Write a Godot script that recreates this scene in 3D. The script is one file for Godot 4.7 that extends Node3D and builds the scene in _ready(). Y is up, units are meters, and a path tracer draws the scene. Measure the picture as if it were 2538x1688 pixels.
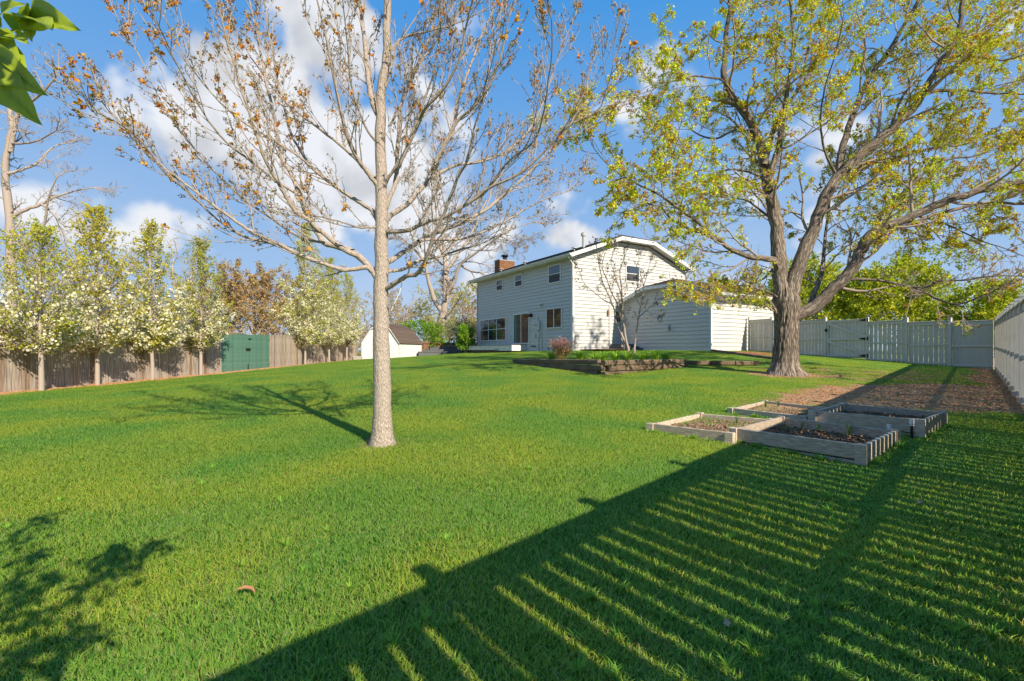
extends Node3D

# ---------------------------------------------------------------- small helpers
const EYE := 1.18
const SUN_AZ := 143.8      # degrees clockwise from straight ahead
const SUN_EL := 34.2
var rng := RandomNumberGenerator.new()
var taken := {}
var M := {}

func V(x: float, y: float, z: float) -> Vector3:
	return Vector3(x, y, z)

func rnd(a: float, b: float) -> float:
	return rng.randf_range(a, b)

func dirv() -> Vector3:
	var z := rnd(-1.0, 1.0)
	var t := rnd(0.0, TAU)
	var r := sqrt(1.0 - z * z)
	return Vector3(r * cos(t), z, r * sin(t))

class Geo:
	var v := PackedVector3Array()
	var n := PackedVector3Array()
	var uv := PackedVector2Array()
	var c := PackedColorArray()
	var ix := PackedInt32Array()
	func quad(a: Vector3, b: Vector3, p: Vector3, d: Vector3, col := Color.WHITE, nn := Vector3.ZERO) -> void:
		# a b p d run counter-clockwise as seen from the front
		var k := v.size()
		var nr := nn
		if nn == Vector3.ZERO:
			nr = (b - a).cross(d - a)
			if nr.length_squared() < 1e-14:
				nr = (p - b).cross(d - b)
			nr = nr.normalized()
		v.append(a); v.append(b); v.append(p); v.append(d)
		for i in 4:
			n.append(nr); c.append(col)
		uv.append(Vector2(0, 0)); uv.append(Vector2(1, 0)); uv.append(Vector2(1, 1)); uv.append(Vector2(0, 1))
		if nn != Vector3.ZERO and (b - a).cross(p - a).dot(nn) + (p - a).cross(d - a).dot(nn) < 0.0:
			ix.append(k); ix.append(k + 1); ix.append(k + 2)
			ix.append(k); ix.append(k + 2); ix.append(k + 3)
			return
		ix.append(k); ix.append(k + 2); ix.append(k + 1)
		ix.append(k); ix.append(k + 3); ix.append(k + 2)
	func tri(a: Vector3, b: Vector3, p: Vector3, col := Color.WHITE, nn := Vector3.ZERO) -> void:
		var k := v.size()
		var nr := nn
		if nn == Vector3.ZERO:
			nr = (b - a).cross(p - a).normalized()
		v.append(a); v.append(b); v.append(p)
		for i in 3:
			n.append(nr); c.append(col)
		uv.append(Vector2(0, 0)); uv.append(Vector2(1, 0)); uv.append(Vector2(0.5, 1))
		if nn != Vector3.ZERO and (b - a).cross(p - a).dot(nn) < 0.0:
			ix.append(k); ix.append(k + 1); ix.append(k + 2)
			return
		ix.append(k); ix.append(k + 2); ix.append(k + 1)
	func box(lo: Vector3, hi: Vector3, col := Color.WHITE, t := Transform3D()) -> void:
		var p := []
		for i in 8:
			p.append(t * Vector3(hi.x if i & 1 else lo.x, hi.y if i & 2 else lo.y, hi.z if i & 4 else lo.z))
		quad(p[4], p[5], p[7], p[6], col)
		quad(p[1], p[0], p[2], p[3], col)
		quad(p[0], p[4], p[6], p[2], col)
		quad(p[5], p[1], p[3], p[7], col)
		quad(p[6], p[7], p[3], p[2], col)
		quad(p[0], p[1], p[5], p[4], col)
	func rbox(lo: Vector3, hi: Vector3, b: float, col := Color.WHITE, t := Transform3D()) -> void:
		# a box whose four long edges along x are chamfered by b
		var ys := [lo.y + b, hi.y - b, hi.y, hi.y, hi.y - b, lo.y + b, lo.y, lo.y]
		var zs := [hi.z, hi.z, hi.z - b, lo.z + b, lo.z, lo.z, lo.z + b, hi.z - b]
		for i in 8:
			var j := (i + 1) % 8
			quad(t * Vector3(lo.x, ys[i], zs[i]), t * Vector3(hi.x, ys[i], zs[i]), t * Vector3(hi.x, ys[j], zs[j]), t * Vector3(lo.x, ys[j], zs[j]), col)
		for i in range(1, 7):
			tri(t * Vector3(hi.x, ys[0], zs[0]), t * Vector3(hi.x, ys[i + 1], zs[i + 1]), t * Vector3(hi.x, ys[i], zs[i]), col, (t.basis * Vector3.RIGHT).normalized())
			tri(t * Vector3(lo.x, ys[0], zs[0]), t * Vector3(lo.x, ys[i], zs[i]), t * Vector3(lo.x, ys[i + 1], zs[i + 1]), col, (t.basis * Vector3.LEFT).normalized())
	func tube(p: PackedVector3Array, r: PackedFloat32Array, sides: int, col := Color.WHITE, rep := 1.0) -> void:
		var m := p.size()
		var up := Vector3.UP
		var t0 := (p[1] - p[0]).normalized()
		if absf(t0.y) > 0.9:
			up = Vector3.RIGHT
		var ax := t0.cross(up).normalized()
		var base := v.size()
		var along := 0.0
		for i in m:
			var t := (p[mini(i + 1, m - 1)] - p[maxi(i - 1, 0)]).normalized()
			ax = (ax - t * ax.dot(t)).normalized()
			var ay := t.cross(ax)
			if i > 0:
				along += p[i].distance_to(p[i - 1])
			for j in sides + 1:
				var a := TAU * j / sides
				var d := ax * cos(a) + ay * sin(a)
				v.append(p[i] + d * r[i]); n.append(d); c.append(col)
				uv.append(Vector2(rep * j / sides, along * 1.2))
		for i in m - 1:
			for j in sides:
				var a := base + i * (sides + 1) + j
				var b := a + sides + 1
				ix.append(a); ix.append(b + 1); ix.append(a + 1)
				ix.append(a); ix.append(b); ix.append(b + 1)
	func mesh() -> ArrayMesh:
		var a := []
		a.resize(Mesh.ARRAY_MAX)
		a[Mesh.ARRAY_VERTEX] = v
		a[Mesh.ARRAY_NORMAL] = n
		a[Mesh.ARRAY_TEX_UV] = uv
		a[Mesh.ARRAY_COLOR] = c
		a[Mesh.ARRAY_INDEX] = ix
		var m := ArrayMesh.new()
		m.add_surface_from_arrays(Mesh.PRIMITIVE_TRIANGLES, a)
		return m

func numbered(s: String) -> String:
	if not taken.has(s):
		taken[s] = 0
		return s
	taken[s] += 1
	return "%s_%03d" % [s, taken[s]]

func tag(o: Node, label: String, category := "", group := "", kind := "") -> Node:
	o.set_meta("label", label)
	if category: o.set_meta("category", category)
	if group: o.set_meta("group", group)
	if kind: o.set_meta("kind", kind)
	return o

func thing(called: String, label: String, category: String, at := Vector3.ZERO, turn := 0.0, group := "") -> Node3D:
	var o := Node3D.new()
	o.name = numbered(called)
	add_child(o)
	o.position = at
	o.rotation.y = turn
	tag(o, label, category, group)
	return o

func part(parent: Node, called: String, m: Mesh, mt: Material, t := Transform3D()) -> MeshInstance3D:
	var o := MeshInstance3D.new()
	o.name = called if parent != self else numbered(called)
	o.mesh = m
	o.material_override = mt
	o.transform = t
	parent.add_child(o, true)
	return o

func many(parent: Node, called: String, m: Mesh, mt: Material, where: Array, tints = null) -> MultiMeshInstance3D:
	var mm := MultiMesh.new()
	mm.transform_format = MultiMesh.TRANSFORM_3D
	mm.use_colors = tints != null
	mm.mesh = m
	mm.instance_count = where.size()
	for i in where.size():
		mm.set_instance_transform(i, where[i])
		if tints != null:
			mm.set_instance_color(i, tints[i])
	var o := MultiMeshInstance3D.new()
	o.name = called if parent != self else numbered(called)
	o.multimesh = mm
	o.material_override = mt
	o.set_meta("kind", "stuff")
	parent.add_child(o, true)
	return o

# a frame whose x runs along dir, y up
func along(p: Vector3, dir: Vector3) -> Transform3D:
	var x := Vector3(dir.x, 0, dir.z).normalized()
	return Transform3D(Basis(x, Vector3.UP, x.cross(Vector3.UP)), p)

func facing(p: Vector3, y: Vector3, z: Vector3, s := 1.0) -> Transform3D:
	var yy := y.normalized()
	var xx := yy.cross(z)
	if xx.length_squared() < 1e-6:
		xx = yy.cross(Vector3(0.3, 0.7, 0.2))
	xx = xx.normalized()
	return Transform3D(Basis(xx * s, yy * s, xx.cross(yy) * s), p)

# ---------------------------------------------------------------- materials
func ntex(freq: float, sd: int, lo: float, hi: float, size := 256, octaves := 4, kind := FastNoiseLite.TYPE_SIMPLEX_SMOOTH, ridged := false) -> NoiseTexture2D:
	var f := FastNoiseLite.new()
	f.seed = sd
	f.noise_type = kind
	f.frequency = freq
	f.fractal_octaves = octaves
	f.fractal_type = FastNoiseLite.FRACTAL_RIDGED if ridged else FastNoiseLite.FRACTAL_FBM
	var g := Gradient.new()
	g.set_color(0, Color(lo, lo, lo))
	g.set_color(1, Color(hi, hi, hi))
	var t := NoiseTexture2D.new()
	t.width = size
	t.height = size
	t.seamless = true
	t.noise = f
	t.color_ramp = g
	return t

func mat(called: String, r: float, g: float, b: float, rough: float, tex = null, scale := Vector3.ONE, bump = null, depth := 0.0, world := true) -> StandardMaterial3D:
	var m := StandardMaterial3D.new()
	m.resource_name = called
	m.albedo_color = Color(r, g, b).linear_to_srgb()
	m.roughness = rough
	m.metallic_specular = 0.35
	m.vertex_color_use_as_albedo = true
	if tex:
		m.albedo_texture = tex
	if bump:
		m.heightmap_enabled = true
		m.heightmap_texture = bump
		m.heightmap_scale = depth
	if tex or bump:
		m.uv1_triplanar = world
		m.uv1_world_triplanar = world
		m.uv1_triplanar_sharpness = 4.0
		m.uv1_scale = scale
	M[called] = m
	return m

func leafy(called: String, r: float, g: float, b: float, through: float, rough := 0.5) -> StandardMaterial3D:
	var m := mat(called, r, g, b, rough)
	m.cull_mode = BaseMaterial3D.CULL_DISABLED
	m.metallic_specular = 0.25
	m.backlight_enabled = true
	m.backlight = Color(through, through, through).linear_to_srgb()
	return m

func make_materials() -> void:
	var soft := ntex(0.02, 11, 0.80, 1.0)
	var faint := ntex(0.03, 18, 0.88, 1.0)
	var fine := ntex(0.08, 12, 0.62, 1.0)
	var grain := ntex(0.03, 13, 0.55, 1.0, 256, 5)
	var rough := ntex(0.05, 14, 0.0, 1.0)
	var ybark := ntex(0.05, 16, 0.48, 1.0, 512, 5)
	var ybump := ntex(0.014, 16, 0.0, 1.0, 512, 5)
	var obark := ntex(0.008, 15, 1.0, 0.22, 512, 5, FastNoiseLite.TYPE_SIMPLEX_SMOOTH, true)
	var obump := ntex(0.008, 15, 1.0, 0.0, 512, 5, FastNoiseLite.TYPE_SIMPLEX_SMOOTH, true)
	mat("siding", 0.52, 0.515, 0.50, 0.62)
	mat("trim", 0.80, 0.80, 0.78, 0.5, soft, V(0.8, 0.8, 0.8))
	mat("fence_paint", 0.585, 0.58, 0.53, 0.6, faint, V(6.0, 0.4, 6.0))
	mat("old_wood", 0.60, 0.51, 0.43, 0.85, grain, V(2.6, 0.16, 2.6), grain, 0.3)
	mat("brown_wood", 0.36, 0.21, 0.12, 0.85, grain, V(6.0, 0.5, 6.0), grain, 0.5)
	mat("green_wood", 0.17, 0.35, 0.26, 0.7, grain, V(6.0, 0.5, 6.0), grain, 0.5)
	mat("bed_wood", 0.84, 0.69, 0.53, 0.85, grain, V(1.2, 9.0, 1.2), grain, 0.5)
	mat("tie", 0.34, 0.245, 0.165, 0.95, fine, V(1.6, 4.0, 1.6), rough, 2.0)
	mat("shed_paint", 0.74, 0.74, 0.73, 0.6)
	mat("shingle", 0.23, 0.165, 0.13, 0.95, fine, V(3.0, 5.0, 3.0), rough, 0.6)
	mat("dark_shingle", 0.12, 0.115, 0.12, 0.95, fine, V(3.0, 5.0, 3.0))
	mat("grey_metal", 0.5, 0.51, 0.5, 0.4, soft)
	mat("black_metal", 0.015, 0.015, 0.017, 0.45)
	mat("brick_clay", 0.40, 0.20, 0.11, 0.9, fine, V(5, 5, 5))
	mat("concrete", 0.55, 0.53, 0.49, 0.9, fine, V(1.5, 1.5, 1.5), rough, 0.3)
	mat("deck_grey", 0.20, 0.215, 0.23, 0.7, grain, V(0.5, 8, 0.5))
	mat("soil", 0.52, 0.335, 0.20, 1.0, fine, V(2.2, 2.2, 2.2), rough, 3.0)
	mat("dark_soil", 0.30, 0.185, 0.11, 1.0, fine, V(2.2, 2.2, 2.2), rough, 3.0)
	mat("white_plastic", 0.75, 0.75, 0.74, 0.4)
	mat("young_bark", 0.66, 0.555, 0.47, 0.85, ybark, V(1.0, 0.8, 1.0), ybump, 0.6, false)
	mat("old_bark", 0.86, 0.70, 0.56, 0.95, obark, V(2.4, 0.42, 1.0), obump, 4.0, false)
	mat("twig", 0.36, 0.295, 0.245, 0.8)
	mat("twig_dark", 0.30, 0.24, 0.19, 0.85)
	mat("twig_grey", 0.36, 0.30, 0.255, 0.85)
	mat("twig_red", 0.58, 0.33, 0.22, 0.8)
	mat("lawn", 1, 1, 1, 1.0, ntex(0.10, 21, 0.70, 1.0, 512, 5), V(0.9, 0.9, 0.9), rough, 1.5)
	var glass := mat("glass", 0.02, 0.025, 0.03, 0.04)
	glass.metallic_specular = 0.9
	var sky_glass := mat("upper_glass", 0.035, 0.05, 0.075, 0.05)
	sky_glass.metallic_specular = 1.0
	mat("screen", 0.06, 0.06, 0.07, 0.6)
	mat("curtain", 0.04, 0.20, 0.17, 0.8)
	leafy("grass", 1, 1, 1, 0.55, 0.55)
	leafy("leaf", 1, 1, 1, 0.75)
	leafy("petal", 1, 1, 1, 0.6)
	var big := leafy("lilac_leaf", 0.34, 0.44, 0.03, 0.9, 0.4)
	big.metallic_specular = 0.5

# ---------------------------------------------------------------- the lie of the land
var TPS := [V(0.00, 0.00, 0.0031345), V(-3.00, 2.00, -0.0036883), V(-1.44, 5.36, 0.0027673), V(0.89, 0.00, -0.0020533), V(8.80, 8.30, -0.00084039), V(17.76, 17.70, 0.0017458), V(17.19, 18.95, -0.0056477), V(16.58, 20.28, 0.0029427), V(15.94, 21.66, 0.00052476), V(15.16, 23.36, -0.0019112), V(13.40, 27.00, 0.00018361), V(3.72, 29.50, 0.0055461), V(-2.86, 40.30, 0.0049205), V(10.63, 25.80, 0.0040777), V(17.80, 30.20, 0.00031327), V(2.64, 14.00, -0.00293), V(0.20, 17.60, 0.0047118), V(-14.30, 13.50, -0.001194), V(-13.70, 22.90, -0.00037594), V(-12.60, 39.00, 0.001319), V(-9.75, 42.00, -0.002668), V(-8.80, 47.00, 0.00018054), V(-3.70, 37.00, -0.0029517), V(4.80, 27.40, -0.0030141), V(7.94, 14.00, 0.0012609), V(-6.00, -4.00, 0.00094785), V(3.00, -5.00, -0.00012817), V(20.00, 30.00, 0.0004409), V(-20.00, 13.00, 0.00088411), V(-5.00, 50.00, -0.00034051), V(8.00, 45.00, -0.00091345), V(-7.00, 12.00, 0.00021365), V(-2.00, 22.00, -0.0028975), V(7.10, 31.50, -0.0031092), V(5.20, 20.00, 7.3418e-05), V(9.60, 20.50, -0.0014732), V(3.22, 4.46, -0.0026028), V(4.68, 5.53, 0.0032413), V(3.35, 7.37, -0.00069011)]

func ground(px: float, pf: float) -> float:
	# height of the ground at x, pf metres ahead
	var x := clampf(px, -22.0, 22.0)
	var f := clampf(pf, -6.0, 50.0)
	var h := 1.61135 + 0.00887213 * x + 0.00808559 * f
	for k in TPS:
		var d: float = (k.x - x) * (k.x - x) + (k.y - f) * (k.y - f)
		if d > 1e-9:
			h += k.z * d * 0.5 * log(d)
	return h

func at(x: float, f: float, up := 0.0) -> Vector3:
	return Vector3(x, ground(x, f) + up, -f)

var n1 := FastNoiseLite.new()
var n2 := FastNoiseLite.new()

# signed distance to the inside of the white side fence, and its run
func side_d(x: float, f: float) -> float:
	return (8.8 - x) * 0.7239 - (8.3 - f) * 0.6899
func side_a(x: float, f: float) -> float:
	return (x - 8.8) * 0.6899 + (f - 8.3) * 0.7239
func left_x(f: float) -> float:
	return -14.3 + (f - 13.5) * 0.0667

func bare(x: float, f: float) -> float:
	# how bare of grass the ground is there, 0 to 1
	var w := n1.get_noise_2d(x * 9.0, f * 9.0) * 0.28 + n2.get_noise_2d(x * 30.0, f * 30.0) * 0.22
	var dx := x - 7.7
	var df := f - 9.55
	var u := dx * 0.86 + df * 0.51
	var q := -dx * 0.51 + df * 0.86
	var e := sqrt(pow(u / 4.3, 2) + pow(q / 1.75, 2))
	var b := smoothstep(1.18, 0.72, e + w * 0.9)
	var d := side_d(x, f)
	var a := side_a(x, f)
	if a > -1.6:
		b = maxf(b, smoothstep(1.05, 0.5, d + w * 1.1))
	b = maxf(b, 0.95 * smoothstep(1.5, 0.85, Vector2(x - 7.94, f - 13.9).length() + w))
	b = maxf(b, smoothstep(1.55, 1.0, x - left_x(f) + w * 1.2))
	b = maxf(b, smoothstep(1.9, 1.2, Vector2(x - 12.2, f - 24.6).length() + w))
	b = maxf(b, smoothstep(0.6, 0.2, Vector2((x - 10.6) * 0.5, (f - 19.3) * 1.4).length() + w))
	# thin, dry turf between the maple and the gate
	b = maxf(b, 0.55 * smoothstep(4.6, 1.8, Vector2((x - 11.2) * 0.75, f - 14.2).length() + w * 9.0))
	b = maxf(b, 0.85 * smoothstep(0.48, 0.20, Vector2(x + 1.44, f - 5.36).length() + w * 0.4))
	return clampf(b, 0.0, 1.0)

func make_ground() -> void:
	var xs := []
	var fs := []
	var x := -24.0
	while x <= 24.01:
		xs.append(x)
		x += 0.30
	var s := 0.5
	while xs[-1] < 700.0:
		s *= 1.5
		xs.append(xs[-1] + s)
		xs.push_front(xs[0] - s)
	var f := -8.0
	while f <= 52.01:
		fs.append(f)
		f += 0.30
	s = 0.5
	while fs[-1] < 900.0:
		s *= 1.5
		fs.append(fs[-1] + s)
	s = 0.5
	while fs[0] > -300.0:
		s *= 1.5
		fs.push_front(fs[0] - s)
	var g := Geo.new()
	var w := xs.size()
	for j in fs.size():
		for i in w:
			var inner: bool = absf(xs[i]) < 25 and fs[j] > -9 and fs[j] < 53
			var h := ground(xs[i], fs[j])
			var b := bare(xs[i], fs[j]) if inner else 0.0
			h += 0.012 * n2.get_noise_2d(xs[i] * 14.0, fs[j] * 14.0)
			g.v.append(Vector3(xs[i], h, -fs[j]))
			var turf := Color(0.20, 0.25, 0.06)
			var dirt := Color(0.56, 0.355, 0.20).lerp(Color(0.37, 0.215, 0.12), clampf(0.5 + n2.get_noise_2d(xs[i] * 12.0, fs[j] * 12.0), 0, 1))
			if xs[i] < left_x(fs[j]) + 2.0 and inner:
				dirt = Color(0.50, 0.31, 0.16)
			if Vector2(xs[i] - 12.2, fs[j] - 24.6).length() < 2.2:
				dirt = Color(0.33, 0.14, 0.06)
			g.c.append(turf.lerp(dirt, b))
			g.uv.append(Vector2(xs[i], fs[j]))
	for j in fs.size():
		for i in w:
			var l: Vector3 = g.v[j * w + maxi(i - 1, 0)]
			var r: Vector3 = g.v[j * w + mini(i + 1, w - 1)]
			var n: Vector3 = g.v[maxi(j - 1, 0) * w + i]
			var o: Vector3 = g.v[mini(j + 1, fs.size() - 1) * w + i]
			g.n.append((r - l).cross(o - n).normalized())
	for j in fs.size() - 1:
		for i in w - 1:
			var a := j * w + i
			g.ix.append_array([a, a + w + 1, a + 1, a, a + w, a + w + 1])
	for i in g.n.size():
		if g.n[i].y < 0: g.n[i] = -g.n[i]
	# wind the faces so that they look up
	for k in range(0, g.ix.size(), 3):
		var p: Vector3 = g.v[g.ix[k]]
		var nn: Vector3 = (g.v[g.ix[k + 1]] - p).cross(g.v[g.ix[k + 2]] - p)
		if nn.y > 0:
			var t := g.ix[k + 1]
			g.ix[k + 1] = g.ix[k + 2]
			g.ix[k + 2] = t
	tag(part(self, "ground", g.mesh(), M.lawn), "gently rising back yard ground under lawn and bare soil", "ground", "", "structure")

# true inside one of the boxes, beds or buildings
func inside(p: Vector2, poly: PackedVector2Array, grow := 0.0) -> bool:
	if Geometry2D.is_point_in_polygon(p, poly):
		return true
	if grow > 0:
		for i in poly.size():
			var q := Geometry2D.get_closest_point_to_segment(p, poly[i], poly[(i + 1) % poly.size()])
			if q.distance_to(p) < grow:
				return true
	return false

func make_grass() -> void:
	var root := Node3D.new()
	root.name = numbered("lawn_grass")
	add_child(root)
	tag(root, "mown green lawn grass covering the whole back yard", "grass", "", "stuff")
	var patches := []
	for k in 6:
		var g := Geo.new()
		for i in 850:
			var r := 0.30 * sqrt(rnd(0, 1))
			var t := rnd(0, TAU)
			var p := Vector3(r * cos(t), -0.006, r * sin(t))
			var h := rnd(0.022, 0.052) * (1.0 - 0.25 * r / 0.30)
			if rng.randf() < 0.04:
				h *= 1.45
			var w := rnd(0.0016, 0.0027)
			var az := rnd(0, TAU)
			var lean := Vector3(cos(az), 0, sin(az)) * rnd(0.25, 1.1)
			var side := Vector3(-sin(az + rnd(-0.8, 0.8)), 0, cos(az)) .normalized() * w
			var m1 := p + Vector3.UP * h * 0.55 + lean * h * 0.30
			var tip := p + Vector3.UP * h * 0.92 + lean * h
			var col := Color(0.24, 0.405, 0.045).lerp(Color(0.40, 0.51, 0.085), rng.randf())
			var q := rng.randf()
			if q < 0.07:
				col = Color(0.46, 0.43, 0.17)
			elif q < 0.35:
				col = Color(0.13, 0.31, 0.04)
			var nn := (lean.cross(side).normalized())
			if nn.y < 0: nn = -nn
			nn = (nn + Vector3.UP * 0.3).normalized()
			var b := g.v.size()
			for q2 in [p - side, p + side, m1 - side * 0.8, m1 + side * 0.8, tip]:
				g.v.append(q2); g.n.append(nn); g.c.append(col); g.uv.append(Vector2.ZERO)
			var flip: bool = (2.0 * side).cross(m1 - p).dot(nn) < 0.0
			for q3 in ([0, 1, 3, 0, 3, 2, 2, 3, 4] if flip else [0, 3, 1, 0, 2, 3, 2, 4, 3]):
				g.ix.append(b + q3)
		patches.append(g.mesh())
	var where := [[], [], [], [], [], []]
	var tints := [[], [], [], [], [], []]
	var f := 0.55
	while f < 44.0:
		var reach := 1.22 * f + 1.6
		var step := 0.19 if f < 7 else 0.25
		var x := -reach
		while x < reach:
			var px := x + rnd(-0.1, 0.1)
			var pf := f + rnd(-0.1, 0.1)
			x += step
			if px < left_x(pf) + 0.15 or side_d(px, pf) < 0.04:
				continue
			if (px - 17.76) * 0.909 + (pf - 17.7) * 0.417 > 0.35:   # beyond the gate fence
				continue
			var skip := false
			for poly in no_grass:
				if inside(Vector2(px, pf), poly[0], poly[1]):
					skip = true
					break
			if skip:
				continue
			var b := bare(px, pf)
			if rng.randf() < b * 1.15 - 0.06:
				continue
			var y := ground(px, pf)
			var nx := ground(px + 0.2, pf) - y
			var nf := ground(px, pf + 0.2) - y
			var up := Vector3(-nx, 0.2, nf).normalized()
			var ta := rnd(0, TAU)
			var sc := rnd(0.85, 1.15) * (1.0 - 0.35 * b)
			var t := facing(Vector3(px, y, -pf), up, Vector3(cos(ta), 0, sin(ta)), sc)
			var k := rng.randi() % 6
			var big := n1.get_noise_2d(px * 4.0, pf * 4.0)
			var sml := n2.get_noise_2d(px * 9.0, pf * 9.0)
			var yel := clampf(0.5 + 1.1 * big + 0.8 * sml, 0, 1)
			var tint := Color(0.70, 0.90, 0.95).lerp(Color(1.28, 1.08, 0.85), yel)
			tint = tint.lerp(Color(1.5, 1.15, 1.2), 0.45 * b)
			var stra := smoothstep(0.35, 0.6, n2.get_noise_2d(px * 5.0 + 70.0, pf * 5.0))
			tint = tint.lerp(Color(1.6, 1.15, 1.3), 0.35 * stra)
			where[k].append(t)
			tints[k].append(tint)
		f += step
	for k in 6:
		many(root, "grass_blades", patches[k], M.grass, where[k], tints[k])
	# coarser tufts, thick where the fence shades the lawn
	var coarse := [tussock(26, 0.058, 0.055, 0.0022, Color(0.16, 0.36, 0.04), Color(0.30, 0.50, 0.06)), tussock(18, 0.05, 0.06, 0.0022, Color(0.12, 0.30, 0.04), Color(0.24, 0.44, 0.06)), tussock(12, 0.035, 0.05, 0.002, Color(0.50, 0.46, 0.20), Color(0.40, 0.42, 0.12))]
	var cw := [[], [], []]
	var tries := 0
	while tries < 9000:
		tries += 1
		var pf := 0.8 + 15.0 * pow(rng.randf(), 1.3)
		var px := rnd(-1.15, 1.15) * pf
		if side_d(px, pf) < 0.08 or px < left_x(pf) + 0.4:
			continue
		var shade := smoothstep(2.9, 1.0, side_d(px, pf))
		if rng.randf() > 0.07 + 0.30 * shade:
			continue
		var skip := false
		for poly in no_grass:
			if inside(Vector2(px, pf), poly[0], 0.06):
				skip = true
				break
		if skip or rng.randf() < bare(px, pf) * 0.8:
			continue
		var k := 2 if rng.randf() < 0.10 else rng.randi() % 2
		cw[k].append(Transform3D(Basis(Vector3.UP, rnd(0, TAU)) * rnd(0.6, 1.2), at(px, pf, -0.004)))
	# long grass that the mower misses round the beds
	for poly in bed_edges:
		for i in poly.size():
			var p: Vector2 = poly[i]
			var q: Vector2 = poly[(i + 1) % poly.size()]
			var out := (q - p).orthogonal().normalized()
			if Geometry2D.is_point_in_polygon((p + q) / 2 + out * 0.05, poly): out = -out
			for n in int(p.distance_to(q) / 0.045):
				var e := p.lerp(q, rng.randf()) + out * rnd(0.035, 0.14)
				var inner := false
				for other in bed_edges:
					if Geometry2D.is_point_in_polygon(e, other): inner = true
				if inner or rng.randf() < bare(e.x, e.y): continue
				cw[rng.randi() % 2].append(Transform3D(Basis(Vector3.UP, rnd(0, TAU)) * rnd(0.7, 1.5), at(e.x, e.y, -0.01)))
	for k in 3:
		many(root, "grass_tufts", coarse[k], M.grass, cw[k])

var bed_edges := []

# polygons (x, metres ahead) that stay free of lawn, with a margin
var no_grass := []
func keep_clear(pts: Array, grow := 0.0) -> void:
	no_grass.append([PackedVector2Array(pts), grow])

# ---------------------------------------------------------------- white and grey board fences
const CORNER := Vector3(17.76, 0, -17.70)
var plank_kinds := []

func plank_mesh(w: float, h: float, th: float, ragged: float, tone: Color) -> ArrayMesh:
	var g := Geo.new()
	var c := ragged
	# front, back, sides and a slightly uneven top
	var a := V(-w / 2, 0, th / 2); var b := V(w / 2, 0, th / 2)
	var t1 := V(-w / 2, h - rnd(0, c), th / 2); var t2 := V(w / 2, h - rnd(0, c), th / 2)
	var z := V(0, 0, -th)
	g.quad(a, b, t2, t1, tone)
	g.quad(b + z, a + z, t1 + z, t2 + z, tone)
	g.quad(a + z, a, t1, t1 + z, tone)
	g.quad(b, b + z, t2 + z, t2, tone)
	g.quad(t1, t2, t2 + z, t1 + z, tone)
	g.quad(a + z, b + z, b, a, tone)
	return g.mesh()

func box_mesh(lo: Vector3, hi: Vector3, bevel := 0.0, tone := Color.WHITE) -> ArrayMesh:
	var g := Geo.new()
	if bevel > 0: g.rbox(lo, hi, bevel, tone)
	else: g.box(lo, hi, tone)
	return g.mesh()

func post_mesh(w: float, h: float) -> ArrayMesh:
	var g := Geo.new()
	g.box(V(-w / 2, 0, -w / 2), V(w / 2, h, w / 2))
	# a low rounded cap
	var q := w / 2 + 0.006
	for k in 3:
		var s: float = q * [1.0, 0.86, 0.5][k]
		var y: float = h + [0.0, 0.022, 0.034][k]
		g.box(V(-s, y, -s), V(s, y + [0.022, 0.012, 0.008][k], s))
	return g.mesh()

var shared := {}
func shared_box(key: String, lo: Vector3, hi: Vector3, bevel := 0.0) -> ArrayMesh:
	if not shared.has(key):
		shared[key] = box_mesh(lo, hi, bevel)
	return shared[key]

# one panel between two posts; z of the frame points into the yard
func fence_panel(o: Node3D, p: Vector3, q: Vector3, base: float, mt: Material, n := 8, wide := 0.137) -> void:
	var inv := o.transform.affine_inverse()
	var t := along(V(p.x, base, p.z), q - p)
	var run := V(p.x, 0, p.z).distance_to(V(q.x, 0, q.z))
	var open := run - 0.095
	var pitch := open / n
	var key := "%.2f" % run
	for i in n:
		var k := "plank%d_%.3f" % [rng.randi() % 5, wide]
		if not shared.has(k):
			shared[k] = plank_mesh(wide, 1.78, 0.018, 0.004, Color.WHITE.darkened(rnd(0.0, 0.10)))
		var u := 0.0475 + pitch * (i + 0.5) + 0.012 + rnd(-0.004, 0.004)
		part(o, "board", shared[k], mt, inv * t * Transform3D(Basis(), V(u, -0.03, -0.040)))
	part(o, "top_rail", shared_box("tr" + key, V(0.0475, 1.645, -0.030), V(run - 0.0475, 1.775, 0.014), 0.006), mt, inv * t)
	part(o, "cap_rail", shared_box("cr" + key, V(0.0475, 1.777, -0.055), V(run - 0.0475, 1.812, 0.045), 0.008), mt, inv * t)
	part(o, "middle_rail", shared_box("mr" + key, V(0.0475, 0.81, -0.030), V(run - 0.0475, 0.885, 0.012), 0.006), mt, inv * t)
	part(o, "bottom_rail", shared_box("br" + key, V(0.0475, 0.06, -0.030), V(run - 0.0475, 0.15, 0.012), 0.006), mt, inv * t)

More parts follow.
